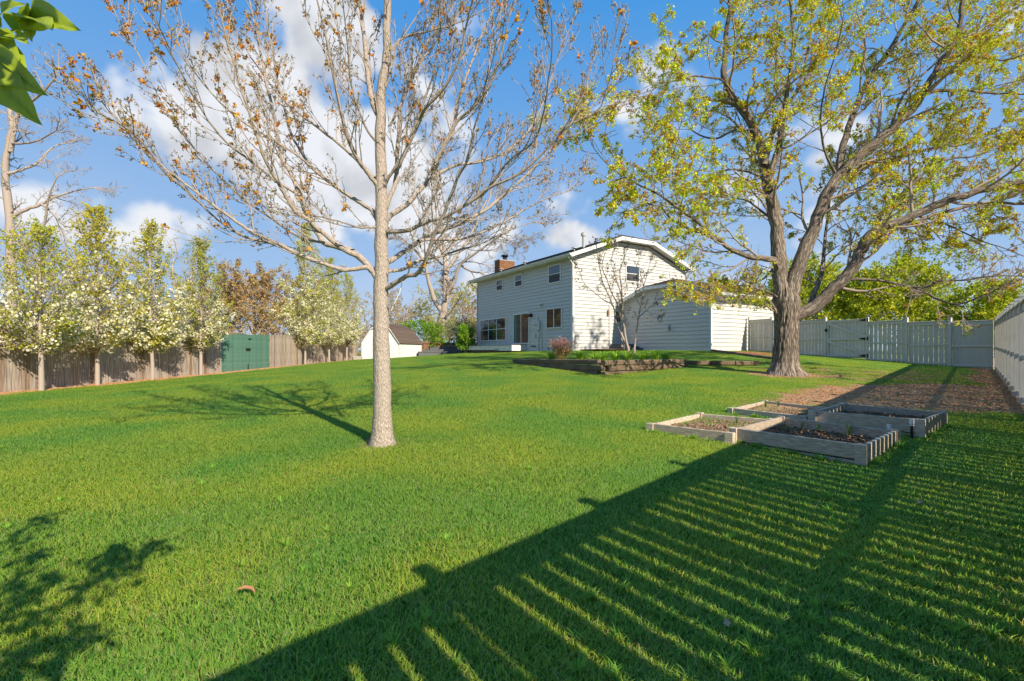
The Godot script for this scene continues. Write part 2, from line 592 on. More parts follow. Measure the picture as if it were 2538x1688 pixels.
func make_white_fences() -> void:
	# the long side fence: from well behind the viewer to the corner
	var o := thing("side_fence", "white painted board fence with capped posts running along the right edge", "fence", at(8.8, 8.3))
	var inv := o.transform.affine_inverse()
	if not shared.has("post"):
		shared["post"] = post_mesh(0.095, 1.92)
	var a := 12.98
	while a > -12.0:
		var p := at(8.8 + 0.6899 * a, 8.3 + 0.7239 * a)
		var b := a - 1.415
		var q := at(8.8 + 0.6899 * b, 8.3 + 0.7239 * b)
		part(o, "post", shared.post, M.fence_paint, inv * along(p - V(0, 0.03, 0), q - p))
		fence_panel(o, p, q, (p.y + q.y) / 2 - 0.01, M.fence_paint)
		a = b
	var g := thing("back_fence", "grey-white board fence with capped posts beside the big maple trunk", "fence", at(17.0, 19.3))
	inv = g.transform.affine_inverse()
	var ts := [0.06, 1.37, 2.84, 4.36, 6.23, 7.68, 9.1, 10.5]
	for i in ts.size():
		var p := at(CORNER.x - 0.417 * ts[i], -CORNER.z + 0.909 * ts[i])
		if i > 0:
			part(g, "post", shared.post, M.fence_paint, inv * along(p - V(0, 0.03, 0), V(0.417, 0, 0.909)))
		if i + 1 < ts.size() and i != 3:
			var q := at(CORNER.x - 0.417 * ts[i + 1], -CORNER.z + 0.909 * ts[i + 1])
			fence_panel(g, q, p, minf(p.y, q.y) + 0.02, M.fence_paint, 8, 0.150)
	# the gate in it
	var h := at(CORNER.x - 0.417 * 4.36, -CORNER.z + 0.909 * 4.36)
	var l := at(CORNER.x - 0.417 * 6.23, -CORNER.z + 0.909 * 6.23)
	var t := along(l, h - l)
	t.origin.y = (h.y + l.y) / 2 + 0.05
	var gate := thing("yard_gate", "grey-white wooden gate with two diagonal braces and black strap hinges", "gate", t.origin)
	inv = gate.transform.affine_inverse()
	var w := 1.87 - 0.095
	for i in 11:
		part(gate, "board", shared["plank%d_0.150" % (i % 5)], M.fence_paint, inv * t * Transform3D(Basis(), V(0.06 + (i + 0.5) * w / 11.0, -0.03, -0.040)))
	for y in [0.03, 0.80, 1.645]:
		part(gate, "rail", shared_box("gr", V(0.065, 0, -0.018), V(w + 0.03, 0.11, 0.024), 0.006), M.fence_paint, inv * t * Transform3D(Basis(), V(0, y, 0)))
	part(gate, "stile", shared_box("gs", V(0.065, 0.143, -0.018), V(0.155, 0.797, 0.022)), M.fence_paint, inv * t)
	part(gate, "stile", shared_box("gs2", V(0.065, 0.913, -0.018), V(0.155, 1.642, 0.022)), M.fence_paint, inv * t)
	for s in [[0.14, 0.80], [0.91, 1.645]]:
		var gg := Geo.new()
		var lo: float = s[0]
		var hi: float = s[1]
		var cw := 0.10
		for z in [0.019, -0.014]:
			var pts := [V(0.16, hi - cw, z), V(0.16, hi, z), V(0.24, hi, z), V(w + 0.03, lo + cw, z), V(w + 0.03, lo, z), V(w - 0.06, lo, z)]
			if z > 0:
				gg.quad(pts[0], pts[5], pts[4], pts[3]); gg.quad(pts[0], pts[3], pts[2], pts[1])
			else:
				gg.quad(pts[3], pts[4], pts[5], pts[0]); gg.quad(pts[1], pts[2], pts[3], pts[0])
		var zz := V(0, 0, -0.033)
		gg.quad(V(0.24, hi, 0.019), V(w + 0.03, lo + cw, 0.019), V(w + 0.03, lo + cw, 0.019) + zz, V(0.24, hi, 0.019) + zz)
		gg.quad(V(w - 0.06, lo, 0.019), V(0.16, hi - cw, 0.019), V(0.16, hi - cw, 0.019) + zz, V(w - 0.06, lo, 0.019) + zz)
		part(gate, "brace", gg.mesh(), M.fence_paint, inv * t)
	for y in [0.09, 0.855, 1.70]:
		var s := Geo.new()
		var x1 := w + 0.10
		s.quad(V(x1 - 0.36, y - 0.012, 0.034), V(x1, y - 0.075, 0.034), V(x1, y + 0.075, 0.034), V(x1 - 0.36, y + 0.012, 0.034))
		s.quad(V(x1 - 0.36, y + 0.012, 0.026), V(x1, y + 0.075, 0.026), V(x1, y - 0.075, 0.026), V(x1 - 0.36, y - 0.012, 0.026))
		s.quad(V(x1 - 0.36, y + 0.012, 0.034), V(x1, y + 0.075, 0.034), V(x1, y + 0.075, 0.026), V(x1 - 0.36, y + 0.012, 0.026))
		s.quad(V(x1 - 0.36, y - 0.012, 0.026), V(x1, y - 0.075, 0.026), V(x1, y - 0.075, 0.034), V(x1 - 0.36, y - 0.012, 0.034))
		s.box(V(x1, y - 0.085, 0.02), V(x1 + 0.045, y + 0.085, 0.062))
		part(gate, "hinge", s.mesh(), M.black_metal, inv * t)
	var la := Geo.new()
	la.box(V(-0.03, 1.28, 0.05), V(0.13, 1.31, 0.07))
	la.box(V(0.02, 1.20, 0.027), V(0.06, 1.38, 0.05))
	la.box(V(0.09, 1.24, 0.027), V(0.12, 1.35, 0.06))
	part(gate, "latch", la.mesh(), M.black_metal, inv * t)

# ---------------------------------------------------------------- weathered fence on the left
func make_left_fence() -> void:
	var o := thing("weathered_fence", "tall weathered grey-brown plank fence behind the row of blossoming pears", "fence", at(-13.8, 21))
	var gate := thing("green_gate", "faded green double plank gate in the weathered fence", "gate", at(left_x(24.8), 24.8))
	var inv := o.transform.affine_inverse()
	var ginv := gate.transform.affine_inverse()
	var dir := V(0.0665, 0, -0.9978)
	var nrm := V(0.9978, 0, 0.0665)
	var kinds := []
	var greens := []
	for k in 16:
		var tone := Color(1, 1, 1).lerp([Color(0.62, 0.47, 0.37), Color(0.95, 0.97, 1.0), Color(0.74, 0.70, 0.66), Color(1.05, 0.92, 0.80)][k % 4], rnd(0.2, 1.0))
		kinds.append(plank_mesh(rnd(0.138, 0.143), 1.90, 0.018, 0.014, tone))
		greens.append(plank_mesh(0.143, 1.86, 0.02, 0.004, Color(1, 1, 1).lerp(Color(1.25, 1.1, 1.1) if k % 2 else Color(0.7, 0.8, 0.8), rnd(0.1, 0.8))))
	var f := 8.5
	while f < 39.2:
		var p := at(left_x(f), f)
		var t := along(V(p.x, p.y - 0.08, p.z), dir)
		if f > 22.75 and f < 26.75:
			t.origin += nrm * 0.01 + V(0, 0.02, 0)
			part(gate, "plank", greens[rng.randi() % 9], M.green_wood, ginv * t * Transform3D(Basis(), V(0, rnd(-0.01, 0.01), 0)))
		else:
			part(o, "plank", kinds[rng.randi() % 16], M.old_wood, inv * t * Transform3D(Basis(Vector3.FORWARD, rnd(-0.003, 0.003)) * Basis(Vector3.UP, rnd(-0.03, 0.03)), V(0, rnd(-0.035, 0.03), rnd(-0.008, 0.008))))
		f += 0.146 if not (f > 24.6 and f < 24.75) else 0.165
	# rails and posts stand on the neighbour's side
	for y in [0.35, 1.45]:
		for seg in [[8.5, 22.6], [26.8, 39.2]]:
			var p := at(left_x(seg[0]), seg[0], y)
			var q := at(left_x(seg[1]), seg[1], y)
			var g := Geo.new()
			g.tube(PackedVector3Array([inv * (p - nrm * 0.04), inv * (q - nrm * 0.04)]), PackedFloat32Array([0.045, 0.045]), 4)
			part(o, "rail", g.mesh(), M.old_wood)
	var pm := box_mesh(V(-0.045, 0, -0.045), V(0.045, 1.86, 0.045))
	for pf in [8.6, 11.0, 13.4, 15.8, 18.2, 20.6, 22.66, 26.9, 29.3, 31.7, 34.1, 36.5, 39.0]:
		part(o, "post", pm, M.old_wood, inv * Transform3D(Basis(), at(left_x(pf), pf, -0.05) - nrm * 0.10))
	# fittings of the gate
	var c := at(left_x(24.75), 24.75)
	var t := along(c, dir)
	part(gate, "latch", box_mesh(V(-0.17, 0.98, 0.02), V(0.17, 1.10, 0.06), 0.01), M.black_metal, ginv * t)
	part(gate, "latch", box_mesh(V(-0.02, 0.0, 0.02), V(0.02, 0.28, 0.045)), M.black_metal, ginv * t)
	part(gate, "handle", box_mesh(V(0.03, 1.55, 0.02), V(0.27, 1.60, 0.045)), M.black_metal, ginv * t)
	for s in [[-1.95, 1.55], [-1.95, 0.25], [1.70, 1.55], [1.70, 0.25]]:
		part(gate, "hinge", box_mesh(V(s[0] - 0.02, s[1], 0.018), V(s[0] + 0.27, s[1] + 0.06, 0.035)), M.green_wood, ginv * t)

# ---------------------------------------------------------------- the house
func lap(x0b: float, x1b: float, x0t: float, x1t: float, h: float) -> ArrayMesh:
	# one lapped siding board, its lower edge proud
	var g := Geo.new()
	var a := V(x0b, 0, 0.046); var b := V(x1b, 0, 0.046)
	var c := V(x1t, h, 0.005); var d := V(x0t, h, 0.005)
	var k := Color.WHITE.darkened(rnd(0.0, 0.035))
	g.quad(a, b, c, d, k)
	g.quad(V(x0b, 0, 0), V(x1b, 0, 0), b, a, k)
	g.quad(V(x0b, 0, 0), a, d, V(x0t, h, 0))
	g.quad(b, V(x1b, 0, 0), V(x1t, h, 0), c)
	return g.mesh()

func siding(o: Node3D, t: Transform3D, y0: float, y1: float, span, mt: Material, step := 0.222) -> void:
	# span(y) gives [left, right] of the wall at that height, in the frame of t
	var y := y0
	while y < y1 - 0.01:
		var h := minf(step, y1 - y)
		var lo: Array = span.call(y)
		var hi: Array = span.call(y + h)
		if hi[1] - hi[0] > 0.02 or lo[1] - lo[0] > 0.02:
			part(o, "siding_board", lap(lo[0], lo[1], hi[0], hi[1], h), mt, t * Transform3D(Basis(), V(0, y, 0)))
		y += h

# a casing with its sashes; t sits at the middle of the sill, z outwards
func window(o: Node3D, t: Transform3D, w: float, h: float, style: String, columns := 1, called := "window") -> void:
	var c := 0.085
	var g := Geo.new()
	var z0 := 0.0
	var z1 := 0.075
	g.box(V(-w / 2, 0, z0), V(-w / 2 + c, h, z1))
	g.box(V(w / 2 - c, 0, z0), V(w / 2, h, z1))
	g.box(V(-w / 2 + c, h - c, z0), V(w / 2 - c, h, z1))
	g.box(V(-w / 2 + c, 0, z0), V(w / 2 - c, c * 0.9, z1 + 0.015))
	var f := part(o, called, g.mesh(), M.trim, t)
	var x0 := -w / 2 + c
	var x1 := w / 2 - c
	var y0 := c * 0.9
	var y1 := h - c
	for k in columns:
		var a := x0 + (x1 - x0) * k / columns + (0.035 if k > 0 else 0.0)
		var b := x0 + (x1 - x0) * (k + 1) / columns - (0.035 if k < columns - 1 else 0.0)
		if k > 0:
			part(f, "mullion", box_mesh(V(a - 0.07, y0, z0), V(a, y1, 0.072)), M.trim)
		if style == "hung":
			var m := (y0 + y1) / 2
			part(f, "pane", box_mesh(V(a, m + 0.022, z0), V(b, y1, 0.056)), M.upper_glass)
			part(f, "pane", box_mesh(V(a, y0, z0), V(b, m - 0.022, 0.053)), M.screen)
			part(f, "meeting_rail", box_mesh(V(a, m - 0.022, z0), V(b, m + 0.022, 0.066)), M.trim)
		elif style == "hung_clear":
			var m := (y0 + y1) * 0.51
			part(f, "pane", box_mesh(V(a, m + 0.022, z0), V(b, y1, 0.056)), M.glass)
			part(f, "pane", box_mesh(V(a, y0, z0), V(b, m - 0.022, 0.053)), M.glass)
			part(f, "meeting_rail", box_mesh(V(a, m - 0.022, z0), V(b, m + 0.022, 0.066)), M.trim)
		else:
			part(f, "pane", box_mesh(V(a, y0, z0), V(b, y1, 0.054)), M.glass)

func slope(g: Geo, a: Vector3, b: Vector3, c: Vector3, d: Vector3, courses: int, th := 0.05) -> void:
	# shingle courses from the eave a-b up to d-c (counter-clockwise seen from above)
	var n := (b - a).cross(d - a).normalized()
	if n.y < 0: n = -n
	for i in courses:
		var s := float(i) / courses
		var e := float(i + 1) / courses
		var p := a.lerp(d, s); var q := b.lerp(c, s); var r := b.lerp(c, e); var u := a.lerp(d, e)
		var k := Color.WHITE.darkened(rnd(0.0, 0.18))
		g.quad(p + n * 0.018, q + n * 0.018, r + n * 0.003, u + n * 0.003, k)
		g.quad(p, q, q + n * 0.018, p + n * 0.018, k)
	var w := -n * th
	g.quad(a + w, b + w, b, a)
	g.quad(d + w, a + w, a, d)
	g.quad(b + w, c + w, c, b)
	g.quad(d + w, c + w, b + w, a + w)

func board_along(p: Vector3, q: Vector3, drop: float, th: float, out: Vector3) -> ArrayMesh:
	# a fascia board hanging below the line p-q, th thick towards out
	var g := Geo.new()
	var d := V(0, -drop, 0)
	var o := out * th
	g.quad(p + d + o, q + d + o, q + o, p + o)
	g.quad(q + d, p + d, p, q)
	g.quad(p + o, q + o, q, p)
	g.quad(p + d, q + d, q + d + o, p + d + o)
	g.quad(p + d, p + d + o, p + o, p)
	g.quad(q + d + o, q + d, q, q + o)
	return g.mesh()

func pipe(o: Node3D, called: String, pts: Array, r: float, mt: Material, sides := 8) -> void:
	var g := Geo.new()
	var rr := PackedFloat32Array()
	for i in pts.size():
		rr.append(r)
	g.tube(PackedVector3Array(pts), rr, sides)
	part(o, called, g.mesh(), mt)

func make_house() -> void:
	var o := thing("house", "two-storey white clapboard house with clipped gable and attached low garage wing", "house", V(3.72, EYE, -29.5), 0.5463)
	var L := 12.67
	var D := 10.2
	# wall A faces left (x = 0), B faces the viewer (z = 0), then the wing G and H
	var tA := Transform3D(Basis(V(0, 0, 1), V(0, 1, 0), V(-1, 0, 0)), V(0, 0, -L))
	var tB := Transform3D(Basis(), V(0, 0, 0))
	var tG := Transform3D(Basis(V(0, 0, 1), V(0, 1, 0), V(-1, 0, 0)), V(3.98, 0, 0))
	var tH := Transform3D(Basis(), V(3.98, 0, 6.75))
	# structural cores behind the boards
	var core := Geo.new()
	core.box(V(0.002, -0.7, -L), V(0.18, 5.74, -0.002))
	core.box(V(0.18, -0.7, -0.18), V(D, 5.74, -0.002))
	core.box(V(D - 0.18, -0.7, -L), V(D, 5.74, -0.18))
	core.box(V(0.18, -0.7, -L), V(D - 0.18, 5.74, -L + 0.18))
	core.quad(V(0, 5.74, -0.002), V(D, 5.74, -0.002), V(6.58, 7.08, -0.002), V(3.62, 7.08, -0.002))
	part(o, "wall", core.mesh(), M.siding)
	siding(o, tA, 0.02, 5.74, func(_y): return [0.0, L], M.siding)
	siding(o, tB, 0.02, 7.08, func(y): return [maxf(0.0, (y - 5.74) / 0.36), minf(D, D - (y - 5.74) / 0.36)], M.siding)
	var wing := Geo.new()
	wing.box(V(3.982, -0.7, 0.03), V(4.14, 3.05, 6.748))
	wing.box(V(4.14, -0.7, 6.6), V(12.4, 3.05, 6.748))
	wing.box(V(12.22, -0.7, 0.03), V(12.4, 3.05, 6.6))
	wing.quad(V(3.982, 3.05, 0.1), V(3.982, 3.05, 6.7), V(3.982, 3.76, 4.745), V(3.982, 3.76, 2.35))
	part(o, "wing_wall", wing.mesh(), M.siding)
	siding(o, tG, 0.02, 3.80, func(y): return [maxf(0.03, 0.03 + (y - 3.05) / 0.326), minf(6.75, 6.75 - (y - 3.05) / 0.326)], M.siding)
	siding(o, tH, 0.02, 3.02, func(_y): return [0.0, 8.42], M.siding)
	# plinth and corner boards
	for b in [[V(-0.03, -0.8, -L), V(0.0, 0.02, 0.03)], [V(0.0, -0.8, 0.0), V(3.95, 0.02, 0.03)], [V(3.95, -0.8, 0.03), V(3.98, 0.02, 6.78)], [V(3.98, -0.8, 6.75), V(12.4, 0.02, 6.78)]]:
		part(o, "plinth", box_mesh(b[0], b[1]), M.siding)
	for b in [[V(-0.05, 0.02, -0.002), V(0.075, 5.74, 0.052)], [V(-0.052, 0.02, -0.09), V(-0.0, 5.74, -0.003)], [V(3.93, 0.02, 6.72), V(4.05, 3.04, 6.802)], [V(-0.05, 0.02, -L - 0.03), V(0.0, 5.74, -L + 0.07)]]:
		part(o, "corner_board", box_mesh(b[0], b[1]), M.trim)
	# roof of the main block: two long slopes and the clipped gable
	var e := 5.9
	var rf := Geo.new()
	var zb := -L - 0.5
	slope(rf, V(-0.5, e, zb), V(-0.5, e, 0.5), V(3.62, 7.383, 0.5), V(3.62, 7.383, zb), 26)
	slope(rf, V(3.62, 7.383, zb), V(3.62, 7.383, 0.5), V(5.1, 7.916, -0.98), V(5.1, 7.916, zb), 9)
	slope(rf, V(10.7, e, 0.5), V(10.7, e, zb), V(6.58, 7.383, zb), V(6.58, 7.383, 0.5), 26)
	slope(rf, V(6.58, 7.383, 0.5), V(6.58, 7.383, zb), V(5.1, 7.916, zb), V(5.1, 7.916, -0.98), 9)
	slope(rf, V(3.62, 7.383, 0.5), V(6.58, 7.383, 0.5), V(5.1, 7.916, -0.98), V(5.1, 7.916, -0.98), 8)
	part(o, "roof", rf.mesh(), M.dark_shingle)
	var so := Geo.new()   # boxed eaves
	so.quad(V(-0.47, 5.70, zb), V(0.02, 5.70, zb), V(0.02, 5.70, 0.48), V(-0.47, 5.70, 0.48))
	so.quad(V(D, 5.70, zb), V(10.68, 5.70, zb), V(10.68, 5.70, 0.48), V(D, 5.70, 0.48))
	for s in [[V(0.0, 5.83, 0), V(3.62, 7.13, 0)], [V(3.62, 7.13, 0), V(6.58, 7.13, 0)], [V(6.58, 7.13, 0), V(10.2, 5.83, 0)]]:
		so.quad(s[0], s[1], s[1] + V(0, 0, 0.49), s[0] + V(0, 0, 0.49), Color.WHITE, Vector3.DOWN)
	part(o, "soffit", so.mesh(), M.trim)
	var rk := [V(-0.5, e - 0.03, 0.5), V(3.62, 7.353, 0.5), V(6.58, 7.353, 0.5), V(10.7, e - 0.03, 0.5)]
	for i in 3:
		part(o, "fascia", board_along(rk[i], rk[i + 1], 0.24, 0.03, V(0, 0, 1)), M.trim)
	part(o, "fascia", board_along(V(-0.5, e - 0.03, zb), V(-0.5, e - 0.03, 0.5), 0.2, 0.025, V(-1, 0, 0)), M.trim)
	part(o, "gutter", _gutter(V(-0.53, 5.86, zb), V(-0.53, 5.86, 0.5), V(-1, 0, 0)), M.trim)
	part(o, "gutter", _gutter(V(4.0 - 0.3, 3.09, 7.24), V(12.7, 3.09, 7.24), V(0, 0, 1)), M.trim)
	pipe(o, "downspout", [V(-0.58, 5.78, 0.30), V(-0.56, 5.62, 0.30), V(-0.12, 5.35, 0.08), V(-0.06, 5.2, 0.075), V(-0.06, 0.3, 0.075), V(-0.10, 0.12, 0.12), V(-0.45, 0.02, 0.35)], 0.042, M.trim)
	pipe(o, "downspout", [V(2.93, 3.0, 0.07), V(2.93, 0.35, 0.07), V(3.0, 0.2, 0.14), V(3.6, 0.06, 0.9)], 0.036, M.trim)
	pipe(o, "downspout", [V(-0.55, 5.7, -L - 0.3), V(-0.5, 5.5, -L - 0.2), V(-0.06, 5.2, -L + 0.02), V(-0.06, 0.2, -L + 0.02)], 0.042, M.grey_metal)
	# wing roof with its own clipped gable
	var wr := Geo.new()
	slope(wr, V(3.6, 3.12, 7.2), V(12.7, 3.12, 7.2), V(12.7, 3.92, 4.745), V(3.6, 3.92, 4.745), 17)
	slope(wr, V(3.6, 3.92, 4.745), V(12.7, 3.92, 4.745), V(12.7, 4.33, 3.5), V(4.86, 4.33, 3.5), 9)
	slope(wr, V(3.6, 3.92, 2.35), V(3.6, 3.92, 4.745), V(4.86, 4.33, 3.5), V(4.86, 4.33, 3.5), 9)
	slope(wr, V(12.7, 3.15, 0.03), V(3.6, 3.15, 0.03), V(3.6, 3.92, 2.35), V(12.7, 3.92, 2.35), 17)
	slope(wr, V(12.7, 3.92, 2.35), V(3.6, 3.92, 2.35), V(4.86, 4.33, 3.5), V(12.7, 4.33, 3.5), 9)
	part(o, "wing_roof", wr.mesh(), M.shingle)
	var gk := [V(3.6, 3.12, 0.03), V(3.6, 3.89, 2.35), V(3.6, 3.89, 4.745), V(3.6, 3.09, 7.2)]
	for i in 3:
		part(o, "wing_fascia", board_along(gk[i], gk[i + 1], 0.19, 0.03, V(-1, 0, 0)), M.trim)
	part(o, "wing_fascia", board_along(V(3.6, 3.09, 7.2), V(12.7, 3.09, 7.2), 0.17, 0.025, V(0, 0, 1)), M.trim)
	var ws := Geo.new()
	ws.quad(V(3.6, 2.95, 6.76), V(12.7, 2.95, 6.76), V(12.7, 2.95, 7.18), V(3.6, 2.95, 7.18), Color.WHITE, Vector3.DOWN)
	for i in 3:
		var p: Vector3 = gk[i] - V(-0.02, 0.17, 0)
		var q: Vector3 = gk[i + 1] - V(-0.02, 0.17, 0)
		ws.quad(p, p + V(0.38, 0, 0), q + V(0.38, 0, 0), q, Color.WHITE, Vector3.DOWN)
	part(o, "wing_soffit", ws.mesh(), M.trim)
	# openings, where the photograph has them
	var on_a := func(z: float, y: float) -> Transform3D: return Transform3D(Basis(V(0, 0, 1), V(0, 1, 0), V(-1, 0, 0)), V(-0.004, y, z))
	window(o, on_a.call(-8.92, 4.61), 1.03, 0.91, "hung")
	window(o, on_a.call(-6.16, 4.60), 1.05, 0.93, "hung")
	window(o, on_a.call(-1.82, 4.35), 1.36, 1.21, "hung")
	window(o, on_a.call(-10.02, 0.79), 4.15, 1.78, "hung_clear", 3)
	window(o, on_a.call(-1.88, 1.45), 1.72, 1.35, "slider", 2)
	window(o, on_a.call(-5.82, 0.50), 2.12, 2.20, "slider", 2, "sliding_door")
	window(o, Transform3D(Basis(), V(4.98, 4.55, 0.006)), 1.30, 1.15, "hung")
	window(o, Transform3D(Basis(), V(3.66, 1.80, 0.006)), 0.60, 0.85, "slider")
	# a strip of green curtain inside the sliding door shows against the glass
	part(o, "curtain", box_mesh(V(-0.063, 0.60, -6.70), V(-0.0615, 2.58, -6.42)), M.curtain)
	# services on the wall
	var mt := Geo.new()
	mt.box(V(-0.16, 1.42, -3.85), V(-0.02, 2.0, -3.42))
	part(o, "meter_box", mt.mesh(), M.siding)
	var dial := Geo.new()
	dial.tube(PackedVector3Array([V(-0.16, 1.78, -3.66), V(-0.27, 1.78, -3.66), V(-0.28, 1.78, -3.66)]), PackedFloat32Array([0.1, 0.09, 0.001]), 14)
	part(o, "meter_dial", dial.mesh(), M.white_plastic)
	part(o, "junction_box", box_mesh(V(-0.12, 0.92, -3.72), V(-0.02, 1.22, -3.48)), M.siding)
	part(o, "junction_box", box_mesh(V(-0.10, 0.90, -4.12), V(-0.02, 1.2, -3.95)), M.siding)
	pipe(o, "conduit", [V(-0.07, 2.0, -3.66), V(-0.07, 2.35, -3.66)], 0.03, M.siding)
	pipe(o, "conduit", [V(-0.07, 1.42, -3.62), V(-0.07, 0.0, -3.62)], 0.03, M.siding)
	pipe(o, "conduit", [V(-0.06, 1.95, -3.25), V(-0.06, 0.0, -3.25)], 0.03, M.siding)
	var lamp := Geo.new()
	lamp.box(V(-0.06, 2.36, -4.55), V(-0.02, 2.58, -4.42))
	lamp.box(V(-0.24, 2.34, -4.60), V(-0.06, 2.55, -4.38))
	part(o, "wall_lamp", lamp.mesh(), M.black_metal)
	var fl := Geo.new()
	fl.box(V(-0.06, 3.05, -3.22), V(-0.02, 3.2, -3.12))
	fl.tube(PackedVector3Array([V(-0.06, 3.1, -3.17), V(-0.2, 3.02, -3.17)]), PackedFloat32Array([0.03, 0.07]), 8)
	part(o, "flood_lamp", fl.mesh(), M.grey_metal)
	var gl := Geo.new()
	gl.tube(PackedVector3Array([V(3.93, 1.55, 3.99), V(3.86, 1.42, 3.99), V(3.84, 1.22, 3.99), V(3.84, 1.21, 3.99)]), PackedFloat32Array([0.03, 0.05, 0.085, 0.01]), 10)
	gl.box(V(3.92, 1.22, 3.93), V(3.955, 1.55, 4.05))
	part(o, "wing_lamp", gl.mesh(), M.grey_metal)
	part(o, "breaker_box", box_mesh(V(2.72, 2.28, 0.02), V(2.86, 2.6, 0.14)), M.brown_wood)
	part(o, "outlet", box_mesh(V(-0.05, 0.98, -7.3), V(-0.02, 1.12, -7.22)), M.grey_metal)
	part(o, "vent", box_mesh(V(-0.05, 0.28, -4.6), V(-0.02, 0.36, -3.95)), M.black_metal)
	part(o, "vent", box_mesh(V(-0.06, 0.12, -2.55), V(-0.02, 0.2, -2.42)), M.black_metal)
	# on the roof
	var fp := Geo.new()
	fp.tube(PackedVector3Array([V(1.6, 6.5, -0.9), V(1.6, 7.42, -0.9)]), PackedFloat32Array([0.10, 0.10]), 12)
	fp.tube(PackedVector3Array([V(1.6, 7.40, -0.9), V(1.6, 7.42, -0.9), V(1.6, 7.56, -0.9), V(1.6, 7.62, -0.9), V(1.6, 7.63, -0.9)]), PackedFloat32Array([0.11, 0.18, 0.18, 0.12, 0.01]), 12)
	part(o, "flue_pipe", fp.mesh(), M.grey_metal)
	for z in [-0.05, -5.6, -9.0]:
		var vv := Geo.new()
		vv.tube(PackedVector3Array([V(0.15, 5.95, z), V(0.15, 6.3, z)]), PackedFloat32Array([0.04, 0.04]), 8)
		vv.box(V(0.0, 6.3, z - 0.12), V(0.3, 6.34, z + 0.12))
		part(o, "roof_vent", vv.mesh(), M.grey_metal)
	# brick chimney at the far end
	var ch := Geo.new()
	ch.box(V(2.25, 5.0, -13.75), V(3.75, 7.85, -12.9), Color(0.6, 0.6, 0.6))
	part(o, "chimney", ch.mesh(), M.brick_clay)
	var bg := Geo.new()
	var row := 0
	var y := 6.35
	while y < 7.8:
		var off := 0.115 if row % 2 else 0.0
		for k in 8:
			var u := 2.26 + k * 0.2 - off * 0.8
			var a := maxf(u, 2.25); var b := minf(u + 0.19, 3.75)
			if b > a:
				var tone := Color(1, 1, 1).lerp([Color(1.7, 1.5, 1.3), Color(0.7, 0.6, 0.55), Color(1.3, 0.95, 0.8)][rng.randi() % 3], 0.7)
				bg.box(V(a, y, -12.905), V(b, y + 0.085, -12.885), tone)
		for k in 5:
			var u := -13.74 + k * 0.2 - off * 0.8
			var a := maxf(u, -13.75); var b := minf(u + 0.19, -12.9)
			if b > a:
				bg.box(V(2.232, y, a), V(2.255, y + 0.085, b), Color(1, 1, 1).darkened(rnd(0, 0.35)))
		y += 0.1
		row += 1
	var bm := part(o, "chimney_bricks", bg.mesh(), M.brick_clay)
	bm.set_meta("kind", "stuff")
	part(o, "chimney_crown", box_mesh(V(2.2, 7.85, -13.8), V(3.8, 7.93, -12.85)), M.concrete)
	var cp := Geo.new()
	cp.tube(PackedVector3Array([V(3.0, 7.93, -13.3), V(3.0, 8.25, -13.3)]), PackedFloat32Array([0.2, 0.18]), 10)
	cp.tube(PackedVector3Array([V(3.0, 8.3, -13.3), V(3.0, 8.42, -13.3), V(3.0, 8.47, -13.3)]), PackedFloat32Array([0.34, 0.3, 0.02]), 10)
	for s in [-0.2, 0.2]:
		cp.box(V(3.0 + s - 0.015, 8.2, -13.32), V(3.0 + s + 0.015, 8.34, -13.28))
	part(o, "chimney_cap", cp.mesh(), M.black_metal)
	var T := o.transform
	var c := func(x: float, z: float) -> Vector2:
		var q: Vector3 = T * V(x, 0, z)
		return Vector2(q.x, -q.z)
	keep_clear([c.call(0, -L), c.call(0, 0), c.call(3.98, 0), c.call(3.98, 6.75), c.call(12.7, 6.75), c.call(12.7, -L)], 0.12)
	# pale deck along the wall, its skirting in the sun
	var d := thing("deck", "low pale grey deck along the house below the sliding door", "deck", T * V(-1.0, 0, -9.0), 0.5463)
	var inv := d.transform.affine_inverse() * T
	for i in 9:
		part(d, "deck_board", shared_box("dk", V(-1.25, 0.385, 0), V(0.0, 0.42, 0.90), 0.0), M.concrete, inv * Transform3D(Basis(), V(-0.04, 0, -13.35 + i * 0.915)))
	part(d, "skirt", box_mesh(V(-1.26, 0.08, -13.35), V(-1.23, 0.385, -6.95)), M.trim, inv)
	part(d, "skirt", box_mesh(V(-1.26, 0.02, -6.93), V(-1.23, 0.40, -5.15)), M.trim, inv)
	part(d, "skirt", box_mesh(V(-1.25, 0.02, -5.14), V(-0.04, 0.385, -5.11)), M.trim, inv)
	part(d, "joist", box_mesh(V(-1.2, -0.15, -13.3), V(-0.1, 0.36, -13.25)), M.black_metal, inv)
	part(d, "joist", box_mesh(V(-1.1, -0.35, -13.2), V(-1.05, 0.2, -5.2)), M.black_metal, inv)
	part(d, "foundation_vent", box_mesh(V(-1.275, 0.02, -7.45), V(-1.262, 0.17, -7.0)), M.concrete, inv)
	keep_clear([c.call(-1.3, -13.5), c.call(-1.3, -5.1), c.call(0, -5.1), c.call(0, -13.5)])
	# broad dark steps beside it
	var st := thing("deck_steps", "broad dark grey steps at the left end of the deck", "steps", V(-5.6, 1.0, -42.5), 0.12)
	for i in 3:
		part(st, "tread", box_mesh(V(-2.6 + i * 0.45, 0.09 + i * 0.2, -2.0 - i * 0.9), V(2.05, 0.14 + i * 0.2, 0.35 - i * 0.9)), M.deck_grey)
		part(st, "riser", box_mesh(V(-2.55 + i * 0.45, -0.3 + i * 0.2, -2.0 - i * 0.9), V(2.0, 0.09 + i * 0.2, 0.30 - i * 0.9)), M.deck_grey)
	part(st, "end_block", box_mesh(V(1.65, -0.3, 0.36), V(2.3, 0.34, 0.95)), M.concrete)
	part(st, "end_block", box_mesh(V(0.9, -0.3, 0.5), V(1.6, 0.02, 0.98)), M.concrete)
